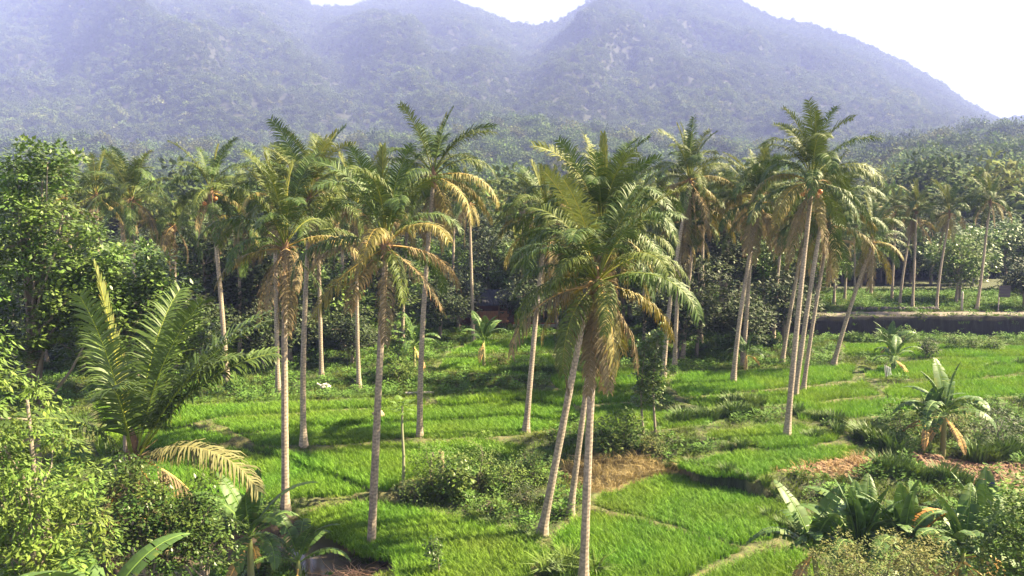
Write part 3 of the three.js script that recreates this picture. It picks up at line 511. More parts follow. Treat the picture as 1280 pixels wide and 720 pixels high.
// shrubs round the foreground bananas
tree('olive_shrub', 'olive green fine-leaved shrub in front of the banana clump', 'shrub', 9.6, -20, { h: 3.6, r: 0.06, seed: 9, clusters: 130, per: 60, cr: 0.34, leaf: 0.085, aspect: 0.45, mat: MAT.leafOlive, vary: 0.3, warm: 0.2, limbs: 26, fork: 0.2,
  blobs: [[0, 3.9, 0, 1.3, 0.65, 0.9], [-1.1, 3.6, 0.2, 0.9, 0.6, 0.8], [1.1, 3.8, 0.1, 0.9, 0.7, 0.8], [0.2, 3.0, 0.3, 1.6, 0.8, 1]] });
tree('leafy_shrub', 'bright green leafy shrub beside the banana clump', 'shrub', 14.0, -20.5, { h: 5.2, r: 0.07, seed: 10, clusters: 130, per: 46, cr: 0.42, leaf: 0.14, aspect: 0.6, mat: MAT.leafLime, vary: 0.35, warm: 0.12, limbs: 20, fork: 0.3,
  blobs: [[0.1, 5.4, 0, 0.8, 0.6, 0.8], [-0.5, 4.6, 0.2, 0.8, 0.7, 0.8], [0.6, 4.2, 0.1, 1.1, 0.9, 1.0], [-0.3, 3.4, 0.1, 1.2, 0.9, 1]] });
// thicket in the middle of the fields
const thicket = [
  ['pale green bushy shrub beside the papaya stem', -3.7, -35.6, 2.9, MAT.leafShrub, 0.13, 1.3], ['dark green shrub with large leaves in the middle of the thicket', -2.55, -34.8, 2.4, MAT.leafBig, 0.2, 1.0],
  ['light green bush on the far side of the thicket', -1.5, -36.2, 3.0, MAT.leafLime, 0.11, 1.3], ['low round bush at the end of the thicket', -0.2, -35.6, 1.8, MAT.leafShrub, 0.13, 1.1],
  ['leafy bush beside the slanting palm trunk', 1.0, -36.6, 1.9, MAT.leafShrub, 0.14, 1.1], ['low spreading bush at the foot of the slanting palm', -0.9, -33.4, 1.0, MAT.leafShrub, 0.12, 1.2],
  ['small dark bush under the papaya', -4.4, -34.6, 1.2, MAT.leafCitrus, 0.1, 0.9], ['bluish green low bush near the straw yellow bank', 0.6, -34.4, 1.0, MAT.leafForest, 0.1, 1.1],
  ['cassava bush beside the two vine-clad saplings', 5.9, -40.6, 2.3, MAT.leafShrub, 0.19, 1.2], ['cassava bush behind the straw yellow bank', 4.6, -40.0, 2.0, MAT.leafShrub, 0.19, 1.1], ['grey green bush at the foot of the vine-clad saplings', 7.2, -40.0, 1.1, MAT.leafOlive, 0.12, 0.8],
  ['leafy shrub left of the clumped banana plant on red soil', 21.3, -42.5, 2.2, MAT.leafShrub, 0.15, 1.3], ['round bush behind the banana plant on red soil', 24.6, -43.5, 1.9, MAT.leafOlive, 0.13, 1.2], ['dark bush by the red soil patch', 26.8, -42.6, 2.0, MAT.leafForest, 0.14, 1.3],
  ['small bush alone on the rice ridge near the embankment', 33.2, -62.5, 1.5, MAT.leafForest, 0.15, 0.8], ['pale bush at the foot of the embankment', 34.4, -69.0, 1.6, MAT.leafShrub, 0.14, 1.2], ['clipped round bush near the embankment', 37.4, -66.2, 1.5, MAT.leafShrub, 0.14, 0.7],
  ['row bush below the embankment', 39, -66.4, 1.2, MAT.leafShrub, 0.14, 0.9], ['low bush in the row below the embankment', 40.7, -66, 1.1, MAT.leafShrub, 0.14, 0.9], ['dark small tree by the slanting short palm', 22.4, -62, 2.2, MAT.leafForest, 0.15, 1.2],
  ['leafy plant behind the straight palm at the grove edge', -8.0, -55.5, 1.7, MAT.leafShrub, 0.16, 1.0], ['tall leafy shrub behind the open-crowned tall palm', -8.3, -57, 4.4, MAT.leafShrub, 0.2, 1.4], ['low bush below the banana plant by the hut', -1.0, -58.5, 1.3, MAT.leafOlive, 0.14, 1.1], ['wide low bush on the verge before the hut', 1.6, -57.6, 1.1, MAT.leafShrub, 0.14, 1.2],
];
thicket.forEach(([label, x, z, h0, mat, leaf, w0], k, _all, h = k < 11 ? h0 * 0.82 : h0, w = k < 11 ? w0 * 0.85 : w0) => tree('shrub', label, 'shrub', x, z, { h: h * 0.75, r: 0.035, seed: 40 + k, clusters: Math.round(28 + h * 9), per: 30, cr: 0.3, leaf, aspect: 0.5, mat, vary: 0.3, warm: 0.2, limbs: 16, fork: 0.1,
  blobs: [[0, h * 0.72, 0, w * 0.7, h * 0.28, w * 0.65], [-w * 0.45, h * 0.5, 0.1, w * 0.55, h * 0.3, w * 0.5], [w * 0.4, h * 0.45, 0, w * 0.6, h * 0.32, w * 0.5], [0, h * 0.3, 0.2, w * 0.8, h * 0.28, w * 0.7]] }, 'bushes between the paddies'));
// two saplings wrapped in vine
for (const [x, h, lab] of [[7.06, 5.0, 'slim sapling wrapped in dark vine, pale stem below'], [7.75, 5.5, 'taller slim vine-clad sapling with a forked leafy top']])
  tree('vine_clad_sapling', lab, 'sapling', x, -41.9 - (x - 7) * 0.4, { h, r: 0.06, seed: Math.round(x * 100), clusters: 60, per: 30, cr: 0.26, leaf: 0.17, aspect: 0.7, mat: MAT.leafBig, vary: 0.35, limbs: 8, blobs: [[0, h * 0.42, 0, 0.4, 0.7, 0.4], [0.05, h * 0.62, 0, 0.5, 0.8, 0.5], [-0.1, h * 0.85, 0, 0.42, 0.8, 0.4], [0.25, h * 0.98, 0, 0.3, 0.5, 0.3]] });
// grove behind the fields: six kinds, repeated
{
  const R = rng(909), kinds = [];
  const specs = [['dense dark green tree', MAT.leafForest, 0.34, 8.5, 2.9], ['tall olive tree', MAT.leafForest, 0.3, 10, 2.4], ['rounded bright green tree', MAT.leafShrub, 0.3, 7, 2.6], ['wide spreading tree', MAT.leafBig, 0.36, 7.5, 3.4], ['low thick-leaved tree', MAT.leafForest, 0.28, 4.6, 2.0]];
  specs.forEach(([label, mat, leaf, h, w], k) => {
    const blobs = []; for (let i = 0; i < 7; i++) { const a = i * 2.4, q = i ? w * 0.55 : 0; blobs.push([Math.cos(a) * q, h * (0.62 + 0.3 * R()) - (i ? 0.6 : -0.6), Math.sin(a) * q, w * (0.45 + 0.2 * R()), h * 0.17, w * (0.45 + 0.2 * R())]); }
    blobs.push([0, h * 0.45, 0, w * 0.8, h * 0.2, w * 0.8]);
    kinds.push({ label, opts: { h: h * 0.8, r: 0.14, seed: 60 + k, clusters: 120, per: 34, cr: 0.62, leaf, aspect: 0.55, mat, vary: 0.35, warm: 0.15, limbs: 16, fork: 0.35, blobs }, proto: null });
  });
  const spots = [];
  const zones = [[-62, -20, -62, -100, 46, 'in the grove beyond the young palm'], [-20, -10, -66, -100, 16, 'in the grove beyond the pale sack'], [-10, 10, -83, -104, 20, 'in the grove behind the farm hut'], [10, 30, -76, -104, 24, 'in the grove behind the leaning palms'], [30, 75, -101, -125, 34, 'at the back of the embankment pasture'], [-70, 30, -100, -118, 22, 'at the foot of the wooded hill']];
  for (const [x0, x1, z1, z0, n, w] of zones) for (let k = 0; k < n; k++) spots.push([lerp(x0, x1, (k + R()) / n), lerp(z1, z0, Math.pow(R(), 1.2)), Math.floor(R() * 4), w]);
  for (const q of [[-24, -60, 4], [-28, -61, 4], [-19, -60, 4], [-17.5, -62, 4], [-12.6, -62, 4], [-33, -60, 4], [-6.5, -72, 4], [8.4, -74, 4], [12.5, -66, 4], [15.3, -64.6, 0], [13.4, -63.5, 4], [18.8, -64, 4], [20, -68, 4], [24.5, -70.5, 4], [6.2, -71, 4], [-37, -62, 4], [-42, -64, 0], [-31, -66, 2], [-22, -67, 0], [29, -79, 4], [47.5, -84, 2], [50, -88, 3], [52, -80, 4], [44, -100, 2]]) spots.push([...q, 'along the edge of the grove']);
  for (const q of [[-5.4, -77.6, 4], [1.2, -77.2, 4]]) spots.push([...q, 'beside the farm hut']);
  spots.forEach(([x, z, k, w]) => {
    const K = kinds[k], s = 0.8 + 0.45 * R(), turn = R() * 6.28;
    if (!K.proto) { K.proto = tree('grove_tree', `${K.label} ${w}`, 'tree', x, z, { ...K.opts, turn }, `trees ${w}`); K.proto.scale.setScalar(s); }
    else copyOf(K.proto, x, terrain(x, z), z, turn, s, `${K.label} ${w}`, `trees ${w}`);
  });
}
// wooded foothill and mountain: one far mass of trees
function farTree(seed, n, leaf, per = 9) { const R = rng(seed), blobs = []; for (let i = 0; i < 6; i++) blobs.push([(R() - 0.5) * 1.1, 0.35 + 0.8 * R(), (R() - 0.5) * 1.1, 0.5, 0.45, 0.5]); return crownGeo({ blobs, clusters: n, per, cr: 0.3, leaf, aspect: 0.8, seed, vary: 0.3, warm: 0.1 }).geo; }
{
  const R = rng(31), protos = [farTree(1, 40, 0.26), farTree(2, 40, 0.26), farTree(3, 36, 0.28)], fine = [farTree(4, 70, 0.13, 30), farTree(5, 74, 0.13, 30), farTree(6, 64, 0.14, 30)], foot = [[], [], []], mount = [[], [], []], fp = [];
  for (let k = 0; k < 13000; k++) {
    const d = Math.sqrt(lerp(112 * 112, 900 * 900, Math.pow(R(), 1.3))), x = (R() * 2 - 1) * 0.82 * d; if (d < 122 && x > 25) continue;
    const t = 0.55 + 0.7 * R(), s = (2.4 + 5.5 * Math.pow(R(), 3)) * (1 + d / 900), w = R() < 0.2 ? 1.25 : 0.95; foot[k % 3].push([x, terrain(x, -d) - 0.4, -d, R() * 6.28, s, s * (0.9 + 0.5 * R()), 0, 0, [t * w, t * 1.05, t * 0.85]]);
    if (R() < 0.03) fp.push([x + 3, terrain(x, -d), -d - 2, R() * 6.28, 0.8 + 0.3 * R(), 0.8 + 0.4 * R(), 0, 0, [t, t, t]]);
  }
  for (let k = 0; k < 95000; k++) {
    const d = Math.sqrt(lerp(870 * 870, 2480 * 2480, R())), x = (R() * 2 - 1) * 0.84 * d, patch = fbm(x / 300, d / 300, 3);
    const t = (0.85 + 0.3 * R()) * (1 + 0.5 * patch), s = (3.6 + 6.5 * R() * R() * R()) * (1 + 0.25 * patch), pale = R() < 0.06 + 0.2 * Math.max(0, patch), c = pale ? [t * 1.6, t * 1.35, t * 1.25] : [t, t * 1.02, t * 0.9];
    mount[k % 3].push([x, terrain(x, -d) - 1, -d, R() * 6.28, s, s * (0.9 + 0.6 * R()), 0, 0, c]);
  }
  protos.forEach((p, k) => { stuff('foothill_woodland', fine[k], MAT.farTree, foot[k], 'hazy green woodland covering the foothills', 'woodland'); stuff('mountain_forest', p, MAT.farTree, mount[k], 'hazy forest covering the mountain slopes', 'forest'); });
  const g = new Geo(), r = rng(8);                                   // far palm: trunk and drooping feathers
  g.tube([V(0, 0, 0), V(0.2, 4.5, 0), V(0.5, 9, 0)], [0.16, 0.12, 0.1], 5, [3, 2.6, 2.6]);
  for (let k = 0; k < 22; k++) { const a = k * 2.4, e = rad(80 - k * 6.2), P = [], S = [], C = []; let q = V(0.5, 9, 0); for (let i = 0; i < 5; i++) { const ee = e - i * 0.32, dir = V(Math.cos(a) * Math.cos(ee), Math.sin(ee), Math.sin(a) * Math.cos(ee)); P.push(q); S.push(i < 4 ? V(-Math.sin(a), -0.5 + r(), Math.cos(a)).multiplyScalar(i ? 0.34 : 0.05) : null); const t = (k > 18 ? 1.7 : 0.8) + 0.4 * r(); C.push([t * (k > 18 ? 1.3 : 1), t, t * 0.7]); q = q.clone().addScaledVector(dir, 0.85); } g.strip(P, S, C); }
  stuff('foothill_palms', g.build(), MAT.farTree, fp, 'hazy palm crowns dotted over the foothill woodland', 'palms');
}

// ------------------------------------------------------------------ bananas, papaya, grass clumps
function bananaLeaf({ L, W = 0.62, e0, droop, torn = 0.5, seed, petiole = 0.35 }) {
  const g = new Geo(), R = rng(seed), K = 24, P = [], T = []; let p = V(0, 0, 0);
  for (let k = 0; k <= K; k++) { const s = k / K, a = rad(e0) - rad(droop) * Math.pow(s, 1.7), dir = V(Math.cos(a), Math.sin(a), 0); P.push(p.clone()); T.push(dir); p = p.clone().addScaledVector(dir, (L + petiole) / K); }
  g.tube(P, P.map((_, k) => lerp(0.035, 0.008, k / K)), 5, [2.4, 2.1, 1.5]);
  const s0 = petiole / (L + petiole), at = (s) => { const f = Math.min(K - 0.001, s * K), i = Math.floor(f); return [P[i].clone().lerp(P[i + 1], f - i), T[i]]; };
  for (const sd of [-1, 1]) {
    let s = s0, dr = 0.15 + 0.3 * R();
    while (s < 0.995) {
      const e = Math.min(1, s + (torn > 0.1 ? 0.02 + 0.07 * R() : 0.05)), gap = R() < torn ? 0.006 + 0.012 * R() : 0;
      if (R() < torn) dr = torn * (0.1 + 1.15 * R() * R()) + 0.08;
      const t = 0.82 + 0.36 * R(), row = (q, dd) => { const f = (q - s0) / (1 - s0), [c, tg] = at(q), w = W * 0.5 * Math.pow(Math.max(0, Math.sin(Math.PI * (0.06 + 0.93 * Math.pow(f, 0.85)))), 0.6), nr = V(-tg.y, tg.x, 0), out = V(0, 0, sd), d0 = out.clone().multiplyScalar(Math.cos(0.25)).addScaledVector(nr, 0.3), d1 = out.clone().add(V(0, -dd * 1.6, 0)).addScaledVector(tg, 0.25).normalize(); const m = c.clone().addScaledVector(d0, w * 0.5); return [c, m, m.clone().addScaledVector(d1, w * 0.6)]; };
      const a = row(s, dr), b = row(Math.max(s + 0.01, e - gap), dr * (1 + 0.2 * (R() - 0.5))), c = [t, t, t], ed = R() < 0.15 * torn * 2 ? [t * 2.2, t * 1.5, t * 1.2] : c, I = [...a.map((q, k) => g.v(q, k === 2 ? ed : c)), ...b.map((q, k) => g.v(q, k === 2 ? ed : c))];
      g.t(I[0], I[1], I[3]); g.t(I[1], I[4], I[3]); g.t(I[1], I[2], I[4]); g.t(I[2], I[5], I[4]);
      s = e;
    }
  }
  return g.build();
}
const BL = {
  up: [0, 1, 2].map((k) => bananaLeaf({ L: 2.0, e0: 82 - 6 * k, droop: 18 + 12 * k, torn: 0.3 + 0.2 * k, seed: 1 + k, W: 0.66 })),
  mid: [0, 1, 2, 3].map((k) => bananaLeaf({ L: 2.2, e0: 62 - 5 * k, droop: 70 + 12 * k, torn: 0.25 + 0.2 * k, seed: 11 + k, W: 0.68 })),
  low: [0, 1, 2].map((k) => bananaLeaf({ L: 2.1, e0: 38 - 8 * k, droop: 105 + 10 * k, torn: 0.7 + 0.1 * k, seed: 21 + k, W: 0.64 })),
  dead: [0, 1].map((k) => bananaLeaf({ L: 1.7, e0: -20 - 20 * k, droop: 60 - 15 * k, torn: 0.95, seed: 31 + k, W: 0.45 })),
};
const stemMat = solid('banana_stem', [0.16, 0.15, 0.07], 0.8);
function banana(label, x, z, h, { n = [3, 4, 3], dead = 2, scale = 1, seed = 1, orange = 0, group, dx = 0, dz = 0, turn = 0 } = {}) {
  const R = rng(seed * 331 + 7), o = thing('banana_plant', label, 'banana plant', x, terrain(x, z), z, 0, group), sg = new Geo();
  sg.tube([V(0, -0.2, 0), V(dx * 0.3, h * 0.4, dz * 0.3), V(dx * 0.65, h * 0.75, dz * 0.65), V(dx, h, dz)], [0.15 * scale, 0.12 * scale, 0.1 * scale, 0.06 * scale], 9, (s) => [1 + 0.4 * s, 1 + 0.7 * s, 1]); mesh('stem', sg.build(), stemMat, o);
  let az = turn + R() * 0.8;
  const put = (g, m, nm = 'leaf', y = 0) => { az += 2.4 + (R() - 0.5) * 0.7; const f = mesh(nm, g, m, o); f.position.set(dx, h + y, dz); f.rotation.set((R() - 0.5) * 0.4, az, (R() - 0.5) * 0.2, 'YXZ'); f.scale.setScalar(scale * (0.85 + 0.3 * R())); };
  const any = (a) => a[Math.floor(R() * a.length)];
  for (let k = 0; k < n[0]; k++) put(any(BL.up), MAT.banana, 'leaf', 0);
  for (let k = 0; k < n[1]; k++) put(any(BL.mid), MAT.banana, 'leaf', -0.05);
  for (let k = 0; k < n[2]; k++) put(any(BL.low), MAT.banana, 'leaf', -0.12);
  for (let k = 0; k < dead; k++) put(any(BL.dead), MAT.bananaTan, 'dead_leaf', -0.25);
  if (orange) { az = orange - 2.4; put(BL.mid[2], MAT.bananaDead, 'orange_leaf', -0.05); }
  return o;
}
banana('banana plant with a dark leaf drooping over the rice, beside the paddy edge', 9.9, -24.2, 2.5, { seed: 1, scale: 0.9, n: [3, 4, 3], dx: -0.4 });
banana('banana plant with tall upright paddle leaves in the foreground clump', 10.7, -23.6, 2.6, { seed: 2, n: [5, 4, 3], scale: 0.92 });
banana('banana plant carrying one bright orange dead leaf', 12.0, -23.4, 2.9, { seed: 3, n: [4, 4, 3], scale: 0.92, orange: 0.25 });
banana('banana plant with shredded hanging leaves beside the bright green shrub', 13.7, -23.2, 2.7, { seed: 4, n: [3, 4, 4], dead: 4 });
banana('leaning banana plant squeezed behind the orange-leaved one', 11.5, -24.8, 2.4, { seed: 21, n: [3, 4, 3] });
banana('banana plant with pale upright leaf behind the bright green shrub', 14.9, -24.2, 2.5, { seed: 22, n: [4, 4, 3], dead: 3 });
banana('short banana plant filling the gap in the foreground clump', 12.9, -24.6, 2.0, { seed: 23, n: [3, 4, 4], dead: 1 });
banana('banana plant with torn leaves over the muddy ditch', -8.7, -25.4, 2.3, { seed: 5, n: [3, 5, 5], dead: 2 });
banana('small banana plant leaning out over the brown ditch bank', -7.5, -26.8, 0.9, { seed: 15, n: [2, 4, 3], dead: 1, scale: 0.85 });
banana('banana plant with one wide dark leaf among the lime green leaflets', -9.0, -16.6, 4.2, { seed: 6, n: [0, 3, 2], dead: 1 });
banana('large banana plant with silvery torn leaves on the red soil mound', 22.9, -41.1, 2.3, { seed: 7, n: [3, 5, 5], dead: 4, scale: 1.15 });
banana('banana shoot beside the large banana plant on red soil', 22.0, -41.3, 1.5, { seed: 8, n: [3, 3, 2], dead: 2, scale: 0.9 });
banana('small dark-leaved banana plant beyond the white cloth', 28.2, -57.6, 1.2, { seed: 9, n: [2, 3, 4], scale: 0.9 });
banana('pale young banana plant at the foot of the embankment', 30.6, -63.5, 1.1, { seed: 10, n: [4, 3, 1], scale: 0.9 });
banana('banana plant standing in front of the farm hut', -2.1, -58.2, 2.2, { seed: 11, n: [4, 3, 1], dead: 1 });
banana('banana plant with a pale drooping leaf behind the open-crowned tall palm', -7.2, -57.6, 2.0, { seed: 12, n: [2, 3, 3] });
banana('small banana plant between the leaning palms', 17.4, -58.0, 1.4, { seed: 13, n: [2, 2, 4], dead: 2, scale: 0.8 });
{ // papaya
  const leafG = (() => { const g = new Geo(), R = rng(3); g.tube([V(0, 0, 0), V(0.3, 0.12, 0), V(0.62, 0.14, 0)], [0.012, 0.009, 0.007], 4, [2, 2.2, 1.5]); for (let k = 0; k < 9; k++) { const a = (k / 8 - 0.5) * 4.6, d = V(Math.cos(a), -0.35, Math.sin(a)).normalize(), s = V(-Math.sin(a), 0, Math.cos(a)); g.leaf(V(0.62, 0.14, 0), d, s, 0.36 * (1 - 0.06 * Math.abs(k - 4)), 0.15, W1, 0.1); } return g.build(); })();
  const o = thing('papaya_tree', 'slender papaya with a bare stem and small leafy top', 'papaya tree', -4.95, terrain(-4.95, -35.1), -35.1), g = new Geo(); g.tube([V(0, -0.2, 0), V(0.03, 1.6, 0), V(-0.02, 2.8, 0), V(0, 3.9, 0)], [0.08, 0.065, 0.055, 0.04], 8, (s) => [1, 1, 1]); mesh('trunk', g.build(), solid('papaya_bark', [0.2, 0.2, 0.12]), o);
  const R = rng(6); for (let k = 0; k < 16; k++) { const f = mesh('leaf', leafG, MAT.leafShrub, o); f.position.set(0, 3.55 + 0.35 * k / 16, 0); f.rotation.set(0, k * 2.4, 0.75 * k / 16 - 0.25 + 0.2 * R(), 'YXZ'); f.scale.setScalar(0.55 + 0.25 * R()); }
}
const clumpG = [0, 1, 2].map((k) => tuftGeo(130, 0.85, 0.32, 0.03, 0.55, 300 + k, [1.2, 1.1, 1])), spikyG = tuftGeo(60, 0.95, 0.1, 0.035, 1.0, 320, [1.2, 1.15, 1]);
{
  const R = rng(61), Gp = 'tall grass clumps along the paddy ridges';
  const WHERE = ['behind the small corner paddy', 'along the ridge from the vine-clad saplings', 'beside the small corner paddy', 'at the foot of the tall curved palm', 'in the tall tuft beside the bare brown bank', 'in the dark row below the red soil', 'along the step above the large near paddy', 'beside the drooping dark banana leaf', 'on the ridge at the slanting palm', 'at the foot of the nut-bearing palm', 'on the yellow verge by the small paddy', 'on the far ridge towards the embankment', 'at the foot of the embankment', 'on the verge before the hut', 'on the ditch rim by the brush pile', 'beyond the red soil mound'];
  let row = 0; const line = (x0, z0, x1, z1, n, s) => { const w = WHERE[row++]; return Array.from({ length: n }, (_, k) => [lerp(x0, x1, (k + 0.3 * R()) / n) + (R() - 0.5) * 0.3, lerp(z0, z1, (k + 0.3 * R()) / n) + (R() - 0.5) * 0.4, s * (0.75 + 0.5 * R()), w]); };
  const spots = [...line(13.2, -48.4, 15.5, -47.2, 5, 1.1), ...line(9.0, -44, 14.6, -46.2, 11, 1), ...line(16.8, -46, 18.9, -43.6, 8, 0.9), ...line(15.6, -41.2, 18, -42.2, 5, 0.7), ...line(18.8, -41.8, 19.7, -38.5, 6, 1.3), ...line(17.4, -36.8, 22.2, -36.6, 11, 1.0), ...line(7.8, -38.6, 12.6, -34, 12, 0.62), ...line(10.8, -32.6, 11.9, -30.6, 5, 0.7), ...line(-1.7, -32.6, 1.4, -30.4, 7, 0.6), ...line(2.2, -28.6, 1.9, -26.8, 3, 0.9), ...line(11.2, -39.6, 12.6, -40.2, 3, 0.7), ...line(35.5, -59, 42, -60.5, 9, 0.7), ...line(30, -70.5, 36, -70, 6, 1.1), ...line(-1, -56.6, 3.4, -56.6, 7, 0.8), ...line(-7, -30.6, -5.2, -29.4, 4, 0.6), ...line(24.4, -40.4, 27.5, -41.6, 5, 1.2)];
  spots.forEach(([x, z, s, w], k) => { const m = mesh('grass_clump', clumpG[k % 3], k % 4 === 3 ? MAT.grass : MAT.tall); m.position.set(x, terrain(x, z) - 0.05, z); m.rotation.y = R() * 6.28; m.scale.set(s, s * (0.85 + 0.3 * R()), s); tag(m, `green grass clump ${w}`, 'grass clump', `grass clumps ${w}`); });
  [[1.75, -27.75], [2.15, -28.3], [1.2, -27.4], [3.0, -27.6]].forEach(([x, z]) => { const m = mesh('spiky_plant', spikyG, MAT.grass); m.position.set(x, terrain(x, z), z); m.rotation.y = R() * 6; tag(m, 'rosette of stiff pointed leaves at the foot of the nut-bearing palm', 'spiky plant', 'spiky rosettes at the stout palm'); });
}
tree('vine_shoot', 'small dark leafy shoot standing in the near rice', 'plant', -2.75, -27.6, { h: 1.3, r: 0.02, seed: 88, clusters: 20, per: 20, cr: 0.17, leaf: 0.13, mat: MAT.leafCitrus, limbs: 4, blobs: [[0, 0.6, 0, 0.2, 0.4, 0.2], [-0.1, 1.1, 0, 0.25, 0.35, 0.2]] });

// ------------------------------------------------------------------ small things
{
  const R = rng(19), g = new Geo();                                    // dry brush pile
  for (let k = 0; k < 260; k++) { const x = (R() - 0.5) * 3.2, z = (R() - 0.5) * 1.8, a = R() * 6.28, l = 0.5 + 0.9 * R(), y = (0.15 + 0.45 * R()) * (1 - Math.abs(x) / 2.2), e = (R() - 0.35) * 0.6, t = 0.6 + 0.8 * R(), A = V(x, y, z), B = A.clone().add(V(Math.cos(a) * l * 0.5, Math.sin(e) * l * 0.5 + 0.1, Math.sin(a) * l * 0.5)), C = B.clone().add(V(Math.cos(a + 0.4) * l * 0.5, Math.sin(e) * l * 0.4 - 0.05, Math.sin(a + 0.4) * l * 0.5)); g.tube([A, B, C], [0.014, 0.011, 0.005], 4, [t, t * (0.8 + 0.2 * R()), t * 0.9]); }
  const o = mesh('brush_pile', g.build(), MAT.dryStick); o.position.set(-5.9, terrain(-5.9, -27.9) - 0.02, -27.9); tag(o, 'heap of dry reddish brown twigs and straw at the ditch end', 'brush pile');
}
{
  const o = thing('white_cloth_stake', 'white cloth hung on a short dark stake at the paddy edge', 'stake', 26.05, terrain(26.05, -54.3), -54.3), a = new Geo(), b = new Geo();
  a.tube([V(0, -0.1, 0), V(0, 0.5, 0), V(-0.04, 1.15, 0)], [0.035, 0.03, 0.025], 6, W1, 1, true); mesh('stake', a.build(), solid('dark_wood', [0.07, 0.055, 0.045]), o);
  for (let k = 0; k < 7; k++) { const x0 = -0.16 + k * 0.065, f = (k % 2 ? 0.05 : -0.02); b.strip([V(x0 + 0.03, 1.1 - 0.03 * k, f), V(x0 + 0.09, 0.7 - 0.02 * k, f * 1.6), V(x0 + 0.14, 0.3 + 0.03 * k, f * 2)], [V(0.036, 0, f * 0.6), V(0.037, 0, -f * 0.6), V(0.036, 0, f * 0.7)], [W1, W1, W1]); }
  mesh('cloth', b.build(), new THREE.MeshPhysicalMaterial({ name: 'white_cloth', color: rgb(0.75, 0.73, 0.68), roughness: 0.9, transmission: 0.3, side: THREE.DoubleSide, vertexColors: true }), o);
}
function rockGeo(r, seed, sq = 0.7) { const g = new THREE.IcosahedronGeometry(r, 3), p = g.attributes.position, c = [], nn = createNoise2D(rng(seed)); for (let i = 0; i < p.count; i++) { const v = V().fromBufferAttribute(p, i), k = 1 + 0.22 * nn(v.x / r * 1.2 + v.z / r, v.y / r * 1.3) + 0.08 * nn(v.x / r * 4, v.z / r * 4 + v.y); v.multiplyScalar(k); p.setXYZ(i, v.x, v.y * sq, v.z); const t = 0.9 + 0.2 * nn(v.x * 9, v.y * 9); c.push(t, t, t); } g.setAttribute('color', new THREE.Float32BufferAttribute(c, 3)); g.computeVertexNormals(); return g; }
{ // clods and crumbs of turned earth
  const R = rng(91), red = [], brown = [];
  for (let k = 0; k < 9000 && red.length + brown.length < 2600; k++) { const x = 10.5 + 18 * R(), z = -35 - 7 * R(), s = 0.25 + 0.9 * R() * R(), t = 0.75 + 0.5 * R(); if (isSoil(x, z)) red.push([x, terrain(x, z), z, R() * 6.28, s, s, 0, 0, [t, t, t]]); else if (isBrownBank(x, z)) brown.push([x, terrain(x, z), z, R() * 6.28, s, s, 0, 0, [t, t, t]]); }
  stuff('soil_clods', rockGeo(0.13, 41, 0.7), solid('red_earth', [0.2, 0.115, 0.075], 1), red, 'reddish clods of earth on the bare patch', 'soil');
  stuff('soil_clods', rockGeo(0.13, 43, 0.7), solid('brown_earth', [0.25, 0.165, 0.095], 1), brown, 'brown clods of earth on the bare bank', 'soil');
}
